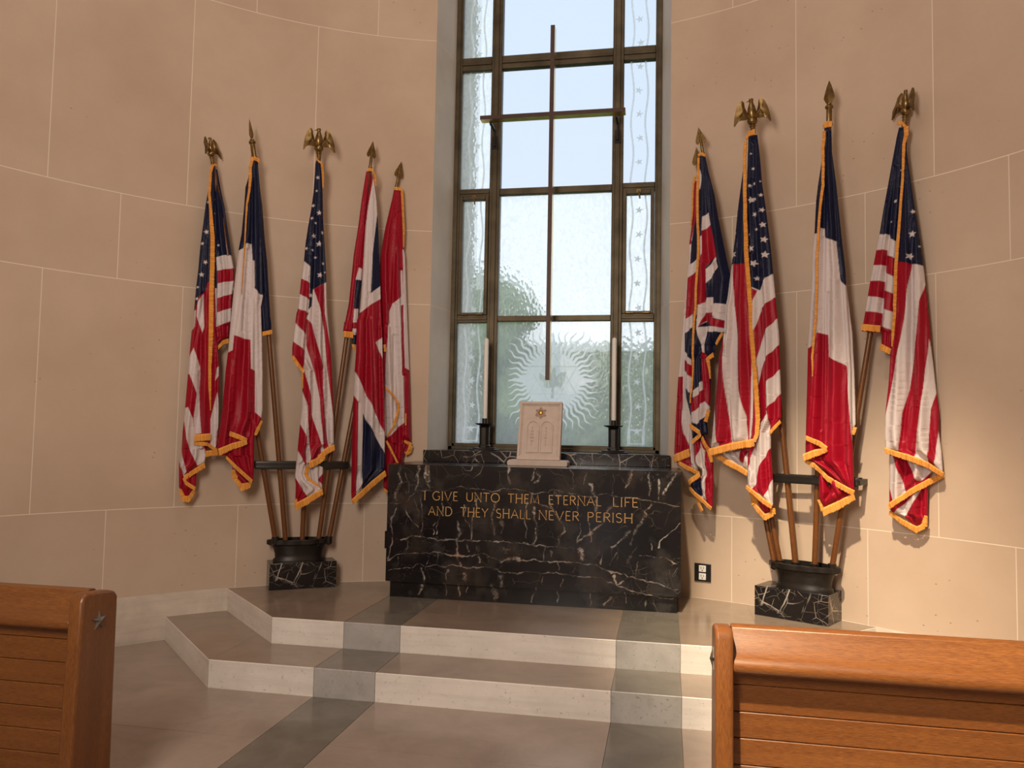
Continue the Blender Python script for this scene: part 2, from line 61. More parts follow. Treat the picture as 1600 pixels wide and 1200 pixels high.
VEINS=[([-999,1322,-1008,1273,-996,1216,-1000,1177],11.2,0.7),([-1000,1172,-1029,1108,-1017,1070],11.2,0.7),([-1031,1007,-1025,974,-1049,925,-1045,848,-1046,752,-1063,713,-1083,626],5.6,0.7),([-1083,1053,-1012,1046,-936,1054,-902,1103,-842,1141,-713,1157,-623,1165,-535,1177,-426,1175,-299,1159,-193,1183,-106,1185,18,1161,14,1156,146,1170,165,1185,297,1166,409,1142,575,1161,721,1147,866,1116,983,1120,1081,1101],2.8,0.4),([-936,1054,-939,977,-897,911,-850,870],3.7,0.6),([-953,1294,-930,1198,-918,1131],3.7,0.5),([-847,1335,-856,1277,-850,1220,-873,1152],12.1,0.6),([-797,1337,-800,1250,-779,1203,-758,1170],13.0,0.8),([-772,1342,-781,1279,-769,1222],9.3,0.75),([-509,1339,-488,1307,-449,1312,-435,1341],4.7,0.5),([-352,1343,-370,1291,-423,1251],4.7,0.5),([-158,1344,-151,1278,-141,1231],14.9,0.7),([25,1339,17,1245],9.3,0.6),([-984,774,-924,786,-874,805,-804,805,-704,795,-605,790,-516,780,-398,790,-292,785,-195,798,-99,798,6,789,34,794,39,785,124,766,228,766,339,767],4.7,0.55),([-1083,616,-1021,653,-931,676,-800,677,-681,687,-572,674,-455,674,-377,697,-289,677,-212,658,-97,663,36,665,22,664,163,671,304,664,489,655,599,615,717,585,853,569,951,539,1071,516],5.6,0.6),([-1073,540,-968,569,-828,590,-708,587,-570,598,-472,594,-336,605,-239,587,-162,558,-48,578,38,577,23,577,165,579,286,581,379,558,508,565,618,534,727,495,853,466,1032,432],4.7,0.6),([-812,563,-786,507,-785,465,-824,420,-847,362],8.4,0.75),([-678,967,-687,919,-726,880,-732,832],4.7,0.7),([-687,915,-710,833],4.7,0.6),([-661,1063,-640,1016,-678,967],3.7,0.6),([-497,1050,-491,984,-450,910,-434,835,-428,788],4.7,0.7),([-386,1101,-399,1025,-426,930,-428,798],5.6,0.7),([-254,1077,-267,1011,-276,973,-260,899,-254,843],12.1,0.75),([-529,926,-523,869,-512,832,-536,793],12.1,0.65),([-535,774,-528,680,-507,597],11.2,0.45),([-208,957,-202,920],16.7,0.7),([-188,939,-206,854],4.7,0.5),([-14,1086,-31,992,-25,917,-14,816],5.6,0.5),([-207,653,-145,666,-68,674],20.5,0.8),([-184,734,-108,756,-69,720],27.9,0.3),([-481,551,-475,495],13.0,0.7),([-609,563,-607,498],7.4,0.6),([-626,459,-624,375],7.4,0.5),([-533,455,-526,371],10.2,0.6),([-464,449,-463,402],7.4,0.6),([-266,469,-254,377],27.9,0.35),([-200,537,-194,464],20.5,0.35),([-918,767,-931,681],4.7,0.4),([-750,670,-764,603],4.7,0.4),([-691,673,-689,607],4.7,0.35),([-372,678,-361,641],10.2,0.6),([-309,672,-298,635],11.2,0.4),([-822,1115,-812,934,-820,848],3.7,0.4),([-876,1075,-849,999,-837,933],3.7,0.35),([-990,640,-994,582],3.7,0.4),([40,430,27,356],5.6,0.6),([-456,759,-451,721],9.3,0.5),([-378,753,-373,725],11.2,0.5),([34,1050,26,975,51,920,52,846,39,795],10.2,0.75),([49,1312,78,1284,41,1227],13.0,0.5),([294,1342,323,1301,324,1217],3.7,0.4),([157,1091,167,1045,215,982,253,947,263,892,231,835,227,780],9.3,0.75),([15,1086,110,1067,167,1050],4.7,0.5),([425,1322,394,1224],3.7,0.4),([449,1226,459,1175,501,1149,502,1085,493,1039],14.0,0.8),([631,1080,585,1051,540,958,467,900,412,861,367,814],11.2,0.75),([374,933,371,860,357,804],4.7,0.6),([448,954,454,827],5.6,0.6),([747,1331,734,1276,711,1211],16.7,0.8),([610,1309,611,1162],3.7,0.4),([864,1334,874,1252,866,1161],9.3,0.75),([928,1281,937,1209,933,1145],9.3,0.75),([1062,1326,1018,1257,991,1220,969,1169],11.2,0.8),([884,1094,840,1042,822,978,787,932,760,876,742,803],10.2,0.7),([732,911,706,865,661,826,597,792],11.2,0.65),([1086,975,1055,938,993,895,953,848,945,803],6.5,0.65),([391,751,396,696],24.2,0.8),([543,748,525,666],5.6,0.6),([806,733,941,735,1021,717,1070,701],4.7,0.5),([734,721,716,689],13.0,0.6),([634,753,589,669],7.4,0.45),([798,697,776,588],3.7,0.4),([627,589,645,527,691,547],5.6,0.6),([332,620,328,597],8.4,0.6),([109,553,100,507],7.4,0.6),([263,543,246,487],3.7,0.4),([54,468,27,356],5.6,0.6),([214,440,210,366],4.7,0.5),([450,444,456,363],4.7,0.6),([547,377,592,425],6.5,0.5),([709,476,715,387],4.7,0.5),([858,413,845,367],7.4,0.6),([124,775,116,673],3.7,0.4),([224,669,230,605],3.7,0.35),([886,827,896,783],7.4,0.5),([1070,674,1039,628],5.6,0.4),([172,741,182,704],13.0,0.3)]
# ------------------------------------------------------------------ helpers
def link(name, me, mats, parent=None):
    o = bpy.data.objects.new(name, me); C.objects.link(o)
    for m in (mats if isinstance(mats, (list, tuple)) else [mats]): me.materials.append(m)
    if parent: o.parent = parent
    return o
def obj(name, bm, mats, parent=None, smooth=False, bevel=0, seg=2):
    me = bpy.data.meshes.new(name)
    bmesh.ops.recalc_face_normals(bm, faces=bm.faces)
    bm.to_mesh(me); bm.free()
    o = link(name, me, mats, parent)
    if smooth:
        for p in me.polygons: p.use_smooth = True
        try: me.set_sharp_from_angle(angle=math.radians(38))
        except Exception: pass
    if bevel:
        b = o.modifiers.new('bevel', 'BEVEL'); b.width = bevel; b.segments = seg; b.limit_method = 'ANGLE'; b.angle_limit = math.radians(40)
        for p in me.polygons: p.use_smooth = True
        try: me.set_sharp_from_angle(angle=math.radians(38))
        except Exception: pass
    return o
def thing(name, label, cat, loc=(0, 0, 0), rz=0, group=None):
    o = bpy.data.objects.new(name, None); C.objects.link(o); o.location = loc; o.rotation_euler = (0, 0, rz); o.empty_display_size = .1
    return tag(o, label, cat, group)
def tag(o, label, cat, group=None):
    o['label'] = label; o['category'] = cat
    if group: o['group'] = group
    return o
def struct(o): o['kind'] = 'structure'; return o
def box(bm, x0, x1, y0, y1, z0, z1, mi=0):
    v = [bm.verts.new(p) for p in ((x0,y0,z0),(x1,y0,z0),(x1,y1,z0),(x0,y1,z0),(x0,y0,z1),(x1,y0,z1),(x1,y1,z1),(x0,y1,z1))]
    for f in ((0,3,2,1),(4,5,6,7),(0,1,5,4),(1,2,6,5),(2,3,7,6),(3,0,4,7)):
        bm.faces.new([v[i] for i in f]).material_index = mi
def prism(bm, poly, axis, a, b, mi=0):
    """extrude a 2D polygon; axis 'x': poly=(y,z); 'y': poly=(x,z); 'z': poly=(x,y)"""
    f = {'x': lambda p, t: (t, p[0], p[1]), 'y': lambda p, t: (p[0], t, p[1]), 'z': lambda p, t: (p[0], p[1], t)}[axis]
    A = [bm.verts.new(f(p, a)) for p in poly]; B = [bm.verts.new(f(p, b)) for p in poly]; n = len(poly)
    bm.faces.new(A).material_index = mi; bm.faces.new(B[::-1]).material_index = mi
    for i in range(n): bm.faces.new((A[i], B[i], B[(i+1)%n], A[(i+1)%n])).material_index = mi
def lathe(bm, prof, seg=24, M=Matrix(), sx=1, sy=1, mod=None):
    rings = []
    for r, z in prof:
        if r < 1e-5: rings.append([bm.verts.new(M @ Vector((0, 0, z)))])
        else:
            ring = []
            for i in range(seg):
                a = 2*PI*i/seg; rr = r*(mod(a, z) if mod else 1); ring.append(bm.verts.new(M @ Vector((rr*math.cos(a)*sx, rr*math.sin(a)*sy, z))))
            rings.append(ring)
    for a, b in zip(rings, rings[1:]):
        for i in range(seg):
            j = (i+1) % seg
            if len(a) == 1 and len(b) == 1: continue
            if len(a) == 1: bm.faces.new((a[0], b[i], b[j]))
            elif len(b) == 1: bm.faces.new((a[i], a[j], b[0]))
            else: bm.faces.new((a[i], a[j], b[j], b[i]))
    if len(rings[0]) > 1: bm.faces.new(rings[0][::-1])
    if len(rings[-1]) > 1: bm.faces.new(rings[-1])
def axisM(p, q):
    d = Vector(q)-Vector(p); return Matrix.Translation(p) @ d.to_track_quat('Z', 'Y').to_matrix().to_4x4(), d.length
def rod(bm, p, q, r0, r1=None, seg=12):
    M, L = axisM(p, q); lathe(bm, [(r0, 0), (r1 or r0, L)], seg, M)
def ribbon(bm, pts, w, y0, y1):
    """flat raised stroke in the x-z plane between depths y0 (front) and y1"""
    n = len(pts); L = []; R = []
    for i, p in enumerate(pts):
        a = pts[max(0, i-1)]; b = pts[min(n-1, i+1)]; d = Vector((b[0]-a[0], b[1]-a[1])).normalized(); q = Vector((-d[1], d[0]))*(w[i] if isinstance(w, (list, tuple)) else w)/2
        L.append((p[0]+q[0], p[1]+q[1])); R.append((p[0]-q[0], p[1]-q[1]))
    for i in range(n-1):
        prism(bm, [L[i], L[i+1], R[i+1], R[i]], 'y', y0, y1)

# ------------------------------------------------------------------ materials
class NM:
    def __init__(s, name):
        s.m = bpy.data.materials.new(name); s.m.use_nodes = True; s.t = s.m.node_tree; s.p = s.t.nodes['Principled BSDF']; s.out = s.t.nodes['Material Output']
    def n(s, typ, **kw):
        x = s.t.nodes.new('ShaderNode'+typ)
        for k, v in kw.items(): setattr(x, k, v)
        return x
    def l(s, a, b): s.t.links.new(a, b)
    def noise(s, scale, detail=3, rough=.5, vec=None, dist=0):
        x = s.n('TexNoise'); x.inputs['Scale'].default_value = scale; x.inputs['Detail'].default_value = detail; x.inputs['Roughness'].default_value = rough; x.inputs['Distortion'].default_value = dist
        if vec is not None: s.l(vec, x.inputs['Vector'])
        return x.outputs['Fac']
    def coord(s, scale=(1, 1, 1), rot=(0, 0, 0), kind='Object'):
        t = s.n('TexCoord'); m = s.n('Mapping'); m.inputs['Scale'].default_value = scale; m.inputs['Rotation'].default_value = rot; s.l(t.outputs[kind], m.inputs[0]); return m.outputs[0]
    def ramp(s, fac, stops):
        r = s.n('ValToRGB'); e = r.color_ramp.elements
        while len(e) < len(stops): e.new(.5)
        for i, (p, c) in enumerate(stops):
            e[i].position = p; e[i].color = (c[0], c[1], c[2], 1) if isinstance(c, (tuple, list)) else (c, c, c, 1)
        s.l(fac, r.inputs[0]); return r.outputs[0]
    def mix(s, fac, a, b, bt='MIX'):
        x = s.n('Mix', data_type='RGBA', blend_type=bt)
        for k, v in ((0, fac), (6, a), (7, b)):
            if isinstance(v, (int, float)): x.inputs[k].default_value = v
            elif isinstance(v, tuple): x.inputs[k].default_value = (*v, 1)
            else: s.l(v, x.inputs[k])
        return x.outputs[2]
    def math(s, op, a, b=0, clamp=False):
        x = s.n('Math', operation=op, use_clamp=clamp)
        for k, v in ((0, a), (1, b)):
            if isinstance(v, (int, float)): x.inputs[k].default_value = v
            else: s.l(v, x.inputs[k])
        return x.outputs[0]
    def bump(s, h, strength=.2, dist=.01):
        b = s.n('Bump'); b.inputs['Strength'].default_value = strength; b.inputs['Distance'].default_value = dist; s.l(h, b.inputs['Height']); s.l(b.outputs[0], s.p.inputs['Normal']); return b
    def set(s, col=None, rough=None, metal=None, **kw):
        if col is not None:
            if isinstance(col, tuple): s.p.inputs['Base Color'].default_value = (*col, 1)
            else: s.l(col, s.p.inputs['Base Color'])
        if rough is not None:
            if isinstance(rough, (int, float)): s.p.inputs['Roughness'].default_value = rough
            else: s.l(rough, s.p.inputs['Roughness'])
        if metal is not None: s.p.inputs['Metallic'].default_value = metal
        for k, v in kw.items(): s.p.inputs[k.replace('_', ' ')].default_value = v
        return s

def m_wall():
    s = NM('limestone_block'); co = s.coord()
    g = s.n('NewGeometry').outputs['Random Per Island']
    base = s.ramp(g, [(0, (.50, .375, .275)), (.5, (.53, .40, .295)), (1, (.565, .435, .325))])
    n1 = s.noise(1.3, 5, .6, co); base = s.mix(.7, base, s.ramp(n1, [(.3, (.475, .355, .26)), (.7, (.59, .46, .35))]))
    hs = s.coord((1, 1, 6)); n2 = s.noise(2.2, 6, .65, hs); base = s.mix(s.ramp(n2, [(.55, 0), (.8, .35)]), base, (.50, .41, .31))
    pc = s.coord((11, 11, 20)); v = s.n('TexVoronoi'); v.inputs['Scale'].default_value = 1.6; s.l(pc, v.inputs[0])
    sel = s.n('TexVoronoi', feature='F1'); 
    pit = s.math('LESS_THAN', v.outputs['Distance'], .12); rs = s.n('SeparateColor'); s.l(v.outputs['Color'], rs.inputs[0])
    pit = s.math('MULTIPLY', s.math('MULTIPLY', pit, s.math('GREATER_THAN', rs.outputs[0], .80)), s.ramp(s.noise(1.1, 2, .5, co), [(.50, 0), (.56, 1)]))
    base = s.mix(s.math('MULTIPLY', pit, .75), base, (.20, .15, .11))
    s.set(base, .72); s.bump(s.math('SUBTRACT', s.noise(60, 3, .6, co), pit), .08, .004); return s.m
def m_mortar():
    s = NM('pale_mortar'); s.set((.74, .64, .51), .8); return s.m
def m_jamb():
    s = NM('reveal_stone'); co = s.coord(); s.set(s.ramp(s.noise(2, 4, .6, co), [(.3, (.54, .51, .46)), (.7, (.64, .61, .55))]), .7); return s.m
def m_stone(name, c0, c1, rough, sc=3, spots=0, strata=0):
    s = NM(name); co = s.coord(); n = s.noise(sc, 6, .62, co, .4); col = s.ramp(n, [(.32, c0), (.68, c1)])
    if strata:
        h = s.noise(2.5, 6, .7, s.coord((.6, .6, 9)), .3); col = s.mix(s.ramp(h, [(.45, 0), (.75, strata)]), col, tuple(x*.72 for x in c0))
    if spots:
        d = s.noise(38, 4, .7, co); col = s.mix(s.ramp(d, [(.60, 0), (.68, spots)]), col, tuple(x*.38 for x in c0))
    s.set(col, s.ramp(s.noise(6, 4, .6, co), [(.2, rough*.75), (.8, rough*1.25)])); s.bump(s.noise(45, 3, .6, co), .03, .003); return s.m
def m_black_marble(rough=.12, dens=1.0, name='black_veined_marble'):
    s = NM(name); co = s.coord((1, 1, 1), (.2, .3, .1))
    dn = s.n('TexNoise'); dn.inputs['Scale'].default_value = 3.2; dn.inputs['Detail'].default_value = 5; s.l(co, dn.inputs['Vector'])
    va = s.n('VectorMath', operation='MULTIPLY_ADD'); s.l(dn.outputs['Color'], va.inputs[0]); va.inputs[1].default_value = (.07, .07, .07) if dens > 1 else (.2, .2, .2); s.l(co, va.inputs[2])
    def cells(scale, wdt, k):
        v = s.n('TexVoronoi', feature='DISTANCE_TO_EDGE'); v.inputs['Scale'].default_value = scale; s.l(va.outputs[0], v.inputs[0])
        a = s.ramp(v.outputs['Distance'], [(0, k), (wdt, 0)])
        return s.math('MULTIPLY', a, s.ramp(s.noise(scale*.9, 2, .5, va.outputs[0]), [(.44, 0), (.54, 1)] if dens > 1 else [(.50, 0), (.62, 1)]))
    ve = s.math('MAXIMUM', cells(4.6, .026, .95), s.math('MAXIMUM', cells(7.3, .018, .6), cells(13, .02, .3))) if dens > 1 else cells(5, .008, .16)
    at = s.n('Attribute', attribute_name='vein'); ve = s.math('MAXIMUM', ve, at.outputs['Fac']) if dens < 1 else ve
    base = s.ramp(s.noise(2.4, 5, .6, co), [(.35, (.005, .0055, .007)), (.6, (.010, .009, .010)), (.75, (.024, .017, .015))])
    vc = s.ramp(s.noise(5, 3, .5, co), [(.4, (.58, .54, .51)), (.62, (.52, .40, .30))])
    s.set(s.mix(ve, base, vc), rough, Specular_IOR_Level=.55); return s.m
def m_oak(name='polished_oak', axis='x', dark=1.0):
    s = NM(name); sc = {'x': (1.2, 22, 22), 'z': (22, 22, 1.2)}[axis]; co = s.coord(sc)
    n = s.noise(1.4, 6, .65, co, .6); fine = s.noise(6, 4, .7, s.coord({'x': (5, 120, 120), 'z': (120, 120, 5)}[axis]))
    big = s.noise(1.5, 3, .5, s.coord({'x': (.8, 5, 9), 'z': (5, 9, .8)}[axis]))
    col = s.ramp(n, [(.25, (.075*dark, .021*dark, .005*dark)), (.5, (.155*dark, .050*dark, .011*dark)), (.75, (.23*dark, .085*dark, .020*dark))])
    col = s.mix(.6, col, s.ramp(fine, [(.38, (.07*dark, .021*dark, .005*dark)), (.66, (.30*dark, .118*dark, .026*dark))]))
    col = s.mix(s.ramp(big, [(.35, .0), (.7, .45)]), col, (.10*dark, .032*dark, .008*dark))
    s.set(col, .34); s.bump(fine, .06, .002); return s.m
def m_simple(name, col, rough=.5, metal=0, var=.15, sc=12, bump=.05):
    s = NM(name); co = s.coord(); c = s.ramp(s.noise(sc, 4, .6, co), [(.3, tuple(x*(1-var) for x in col)), (.7, tuple(min(1, x*(1+var)) for x in col))])
    s.set(c, rough, metal); s.bump(s.noise(sc*4, 3, .6, co), bump, .002); return s.m
def m_cloth():
    s = NM('flag_satin'); a = s.n('Attribute', attribute_name='dye'); co = s.coord()
    s.set(a.outputs['Color'], .46, Specular_IOR_Level=.3, Sheen_Weight=.04, Sheen_Roughness=.4)
    nn = s.noise(7, 3, .5, s.coord((1.5, 1.5, 1.0)), 1.5); n2 = s.noise(30, 3, .6, s.coord((1.2, 1.2, 1.0)), 1.0)
    s.bump(s.math('ADD', nn, s.math('MULTIPLY', n2, .25)), .22, .02)
    tr = s.n('BsdfTranslucent'); s.l(a.outputs['Color'], tr.inputs[0]); mx = s.n('MixShader'); mx.inputs[0].default_value = .12
    s.l(s.p.outputs[0], mx.inputs[1]); s.l(tr.outputs[0], mx.inputs[2]); s.l(mx.outputs[0], s.out.inputs[0]); return s.m
def m_fringe():
    s = NM('gold_fringe'); a = s.n('Attribute', attribute_name='strand'); st = s.math('FRACT', s.math('MULTIPLY', a.outputs['Fac'], 1))
    s.set(s.ramp(st, [(0, (.62, .25, .030)), (.5, (.76, .34, .048)), (1, (.88, .43, .08))]), .5, Sheen_Weight=.2); s.bump(st, .4, .004); return s.m
def m_glass(name, hammer, haze, tint=(.95, .97, .96)):
    s = NM(name); co = s.coord()
    v = s.n('TexVoronoi', feature='SMOOTH_F1'); v.inputs['Scale'].default_value = 34; s.l(s.coord((1.25, 1, .85)), v.inputs[0])
    b = s.n('Bump'); b.inputs['Strength'].default_value = hammer; b.inputs['Distance'].default_value = .02; at = s.n('Attribute', attribute_name='etch'); s.l(s.math('MULTIPLY', v.outputs['Distance'], s.math('SUBTRACT', 1, at.outputs['Fac'], True)), b.inputs['Height'])
    rf = s.n('BsdfRefraction'); rf.inputs['IOR'].default_value = 1.18; rf.inputs['Roughness'].default_value = .12; rf.inputs[0].default_value = (*tint, 1); s.l(b.outputs[0], rf.inputs['Normal'])
    tp = s.n('BsdfTransparent'); tp.inputs[0].default_value = (*tint, 1)
    tl = s.n('BsdfTranslucent'); tl.inputs[0].default_value = (.99, .99, .97, 1); 
    gl = s.n('BsdfGlossy'); gl.inputs['Roughness'].default_value = .1; s.l(b.outputs[0], gl.inputs['Normal'])
    m1 = s.n('MixShader'); m1.inputs[0].default_value = .72; s.l(tp.outputs[0], m1.inputs[1]); s.l(rf.outputs[0], m1.inputs[2])
    m2 = s.n('MixShader'); at = s.n('Attribute', attribute_name='etch'); hz = s.math('ADD', s.ramp(v.outputs['Distance'], [(.1, haze), (.75, min(1, haze+hammer*.5))]), s.math('MULTIPLY', at.outputs['Fac'], 1-haze), True); s.l(hz, m2.inputs[0]); s.l(m1.outputs[0], m2.inputs[1]); s.l(tl.outputs[0], m2.inputs[2])
    m3 = s.n('MixShader'); m3.inputs[0].default_value = .008; s.l(m2.outputs[0], m3.inputs[1]); s.l(gl.outputs[0], m3.inputs[2]); s.l(m3.outputs[0], s.out.inputs[0]); return s.m

MW = m_wall(); MM = m_mortar(); MJ = m_jamb()
MT = m_stone('polished_beige_stone', (.22, .165, .125), (.30, .235, .18), .17, 2.2)
MR = m_stone('honed_beige_riser', (.70, .655, .59), (.82, .78, .72), .45, 3, .45, .5)
MGT = m_stone('polished_grey_stone', (.135, .122, .10), (.19, .172, .145), .18, 4)
MTF = m_stone('polished_floor_stone', (.27, .215, .175), (.36, .29, .24), .22, 2.6)
MGR = m_stone('pitted_grey_riser', (.34, .33, .31), (.46, .44, .42), .5, 6, .6)
MBB = m_stone('worn_baseboard_stone', (.42, .36, .30), (.62, .54, .45), .5, 2.5, 0, .4)
MJN = m_simple('floor_joint', (.17, .13, .10), .6)
MB = m_black_marble(.2, .9); MB2 = m_black_marble(.2, 1.1, 'black_marble_block')
OX = m_oak('polished_oak_board', 'x'); OZ = m_oak('polished_oak_upright', 'z'); MP = m_oak('varnished_pole_wood', 'z', .85)
MIRON = m_simple('dark_bronze', (.030, .026, .023), .38, .6); MFR = m_simple('aged_bronze_frame', (.085, .068, .042), .5, .75, .35, 5, .1)
MBR = m_simple('polished_brass', (.72, .50, .17), .24, 1); MBD = m_simple('bronze_cross_face', (.055, .022, .016), .5, .1)
MAG = m_simple('antique_brass', (.24, .16, .065), .34, 1, .35, 30, .1); MLET = m_simple('gilt_lettering', (.62, .36, .12), .45, .35)
MWAX = m_simple('white_wax', (.82, .80, .76), .4, 0, .03); MPLQ = m_simple('pink_limestone', (.56, .46, .39), .6, 0, .07, 20, .1)
MPLD = m_simple('carved_recess', (.40, .28, .22), .7); MGOLD = m_simple('gold_leaf', (.85, .55, .12), .3, .9)
MWH = m_simple('white_plastic', (.78, .76, .72), .35, 0, .03); MBK = m_simple('black_plastic', (.012, .012, .012), .4)
MSTAR = m_simple('pewter', (.22, .20, .17), .35, .9); MCL = m_cloth(); MFG = m_fringe()
MG3 = m_glass('etched_pane_glass', .12, .36); MG1 = m_glass('clear_sky_glass', .0, .08, (.64, .675, .71)); MG2 = m_glass('hammered_glass', .32, .34)
MLAWN = m_simple('lawn_grass', (.14, .20, .05), .9, 0, .3, 3); MLEAF = m_simple('dark_foliage', (.09, .13, .05), .8, 0, .5, 4); MBARK = m_simple('bark', (.10, .07, .05), .9)

# ------------------------------------------------------------------ the room
R, YC = 3.7002, -2.8584
HS = .17; ZP = .34
def cyl(t, z, r=R): return (r*math.sin(t), YC+r*math.cos(t), z)
TJ = .2746
tall = [TJ, .546, .8105, 1.0705]; short = [.4115, .682, .9375]
while tall[-1] < PI-.2: tall.append(tall[-1]+.2646)
while short[-1] < PI-.2: short.append(short[-1]+.2646)
def wall_mesh(name, side):
    bm = bmesh.new(); hw = .0028/R
    def patch(t0, t1, z0, z1, mi, r=R):
        n = max(1, int(abs(t1-t0)/.03)); A = []
        for i in range(n+1):
            t = t0+(t1-t0)*i/n; A.append((bm.verts.new(cyl(t, z0, r)), bm.verts.new(cyl(t, z1, r))))
        for a, b in zip(A, A[1:]):
            f = bm.faces.new((a[0], b[0], b[1], a[1])); f.material_index = mi; f.smooth = True
    zs = [ZP, .9843, 2.6714, 3.3082, 4.9903, 5.63, 7.3, 8.0]
    for k in range(len(zs)-1):
        z0, z1 = zs[k], zs[k+1]; J = [side*t for t in (short if k % 2 == 0 else tall)]
        start = 0 if k == 0 else side*TJ
        edges = [start]+[j for j in J if abs(j) > abs(start)+.01]+[side*PI]
        for a, b in zip(edges, edges[1:]):
            patch(a+side*hw, b-side*hw, z0+.003, z1-.003, 0)
            patch(b-side*hw, b+side*hw, z0+.003, z1-.003, 1)
        if start == 0: patch(0, side*hw, z0+.003, z1-.003, 1)
        else: patch(start, start+side*hw, z0+.003, z1-.003, 0)
        patch(0 if k in (0,) else side*TJ, side*PI, z1-.003, z1+.003, 1)
        if k == 0: patch(0, side*PI, z0, z0+.003, 1)
    patch(0, side*TJ, .981, 1.436, 0)
    patch(0, side*TJ, 7.6, 8.0, 0)
    me = bpy.data.meshes.new(name); bm.to_mesh(me); bm.free()
    return struct(link(name, me, [MW, MM]))
wall_mesh('wall_left', -1); wall_mesh('wall_right', 1)
bm = bmesh.new(); n = 96
ring = [bm.verts.new(cyl(2*PI*i/n, 8.0, R+.05)) for i in range(n)]; bm.faces.new(ring)
struct(obj('ceiling', bm, MW))
for side, nm in ((-1, 'left'), (1, 'right')):
    bm = bmesh.new(); prev = None
    for i in range(60):
        t = side*(.58+i*.0422); A = [bm.verts.new(cyl(t, 0, R-.012)), bm.verts.new(cyl(t, ZP-.004, R-.012)), bm.verts.new(cyl(t, ZP+.003, R))]
        if prev:
            for k in (0, 1): f = bm.faces.new((prev[k], A[k], A[k+1], prev[k+1])); f.smooth = True
        prev = A
    struct(obj('baseboard_'+nm, bm, MBB))
# floor: beige slabs, two grey strips running to the altar, joints
SA, SB = .691, 1.0769
bm = bmesh.new(); xs = [-4, -SB, -SA, SA, SB, 4]
ys = [-7, -5.4, -3.65, -1.925, 1]
for i in range(5):
    for j in range(4):
        g = .0015; box(bm, xs[i]+g, xs[i+1]-g, ys[j]+g*(i not in (1, 3)), ys[j+1]-g*(i not in (1, 3)), -.05, 0, 1 if i in (1, 3) else 0)
box(bm, -4, 4, -7, 1, -.08, -.004, 2)
struct(obj('floor', bm, [MTF, MGT, MJN]))
def platform(name, xc, yf, z0, z1):
    bm = bmesh.new(); e = .62 if z0 < .1 else .9
    e = 1.1
    def face(pts, mi): bm.faces.new([bm.verts.new(p) for p in pts]).material_index = mi
    xs = [-xc, -SB, -SA, SA, SB, xc]
    for i in range(5):
        g = .0015; m = 1 if i in (1, 3) else 0
        face([(xs[i]+g, yf, z0), (xs[i+1]-g, yf, z0), (xs[i+1]-g, yf, z1-.004), (xs[i]+g, yf, z1-.004)], 2+m)
        face([(xs[i]+g, yf, z1-.004), (xs[i+1]-g, yf, z1-.004), (xs[i+1]-g, yf+.004, z1), (xs[i]+g, yf+.004, z1)], 2+m)
        face([(xs[i]+g, yf+.004, z1), (xs[i+1]-g, yf+.004, z1), (xs[i+1]-g, 1, z1), (xs[i]+g, 1, z1)], m)
    face([(-xc, yf+.0005, z0), (xc, yf+.0005, z0), (xc, yf+.0005, z1-.006), (-xc, yf+.0005, z1-.006)], 4)
    face([(-xc, yf+.004, z1-.002), (xc, yf+.004, z1-.002), (xc, 1, z1-.002), (-xc, 1, z1-.002)], 4)
    for s in (-1, 1):
        face([(s*xc, yf, z0), (s*(xc+e), yf+e, z0), (s*(xc+e), yf+e, z1-.003), (s*xc, yf, z1-.003)], 2)
        face([(s*xc, yf, z1-.003), (s*(xc+e), yf+e, z1-.003), (s*(xc+e-.003), yf+e+.003, z1), (s*(xc-.002), yf+.004, z1)], 2)
        face([(s*xc, yf+.004, z1), (s*(xc+e-.004), yf+e, z1), (s*(xc+e-.004), 1, z1), (s*xc, 1, z1)], 0)
    return struct(obj(name, bm, [MT, MGT, MR, MGR, MJN]))
platform('lower_step', 1.7707, -1.2574, 0, HS); platform('upper_step', 1.5864, -.8155, HS, ZP)

# ------------------------------------------------------------------ the window
YW = 1.1347; WX = .9286; MX = .5491; ZB = 1.436
wj = TJ; jx, jy = R*math.sin(TJ), YC+R*math.cos(TJ)
for s, nm in ((-1, 'left'), (1, 'right')):
    bm = bmesh.new()
    for a, b in (((s*jx, jy), (s*WX, YW-.03)), ((s*WX, YW-.03), (s*WX, YW+.9))):
        for z0, z1 in ((ZB, 2.668), (2.674, 4.987), (4.993, 7.6)):
            f = bm.faces.new([bm.verts.new(p) for p in ((*a, z0), (*b, z0), (*b, z1), (*a, z1))]); f.material_index = 0
        for z in (2.671, 4.99): bm.faces.new([bm.verts.new(p) for p in ((*a, z-.003), (*b, z-.003), (*b, z+.003), (*a, z+.003))]).material_index = 1
    f = bm.faces.new([bm.verts.new(p) for p in ((s*WX, YW+.9, ZB-1), (s*4.5, YW+.9, ZB-1), (s*4.5, YW+.9, 8), (s*WX, YW+.9, 8))])
    struct(obj('wall_window_reveal_'+nm, bm, [MJ, MM]))
bm = bmesh.new(); box(bm, -jx, jx, jy-.02, YW+.9, 7.6, 7.7); box(bm, -WX, WX, YW+.08, YW+.9, ZB-.3, ZB-.02)
struct(obj('trim_window_head', bm, MJ))
win = bpy.data.objects.new('window_1', None); C.objects.link(win); win['kind'] = 'structure'
zr = [1.492, 2.606, 3.7566, 4.9528, 6.15, 7.5]
FO = WX-.056
def winpart(name, bm, m, **k): o = obj(name, bm, m, win, **k); return o
bm = bmesh.new()
for s in (-1, 1):
    box(bm, *sorted((s*FO, s*(WX+.002))), YW-.03, YW+.05, ZB, 7.6)
    box(bm, *sorted((s*(FO+.018), s*(WX+.002))), YW-.045, YW-.03, ZB, 7.6)
box(bm, -WX, WX, YW-.03, YW+.05, ZB, zr[0]); box(bm, -WX, WX, YW-.045, YW-.03, ZB, zr[0]-.025)
box(bm, -WX, WX, YW-.03, YW+.05, 7.5, 7.6)
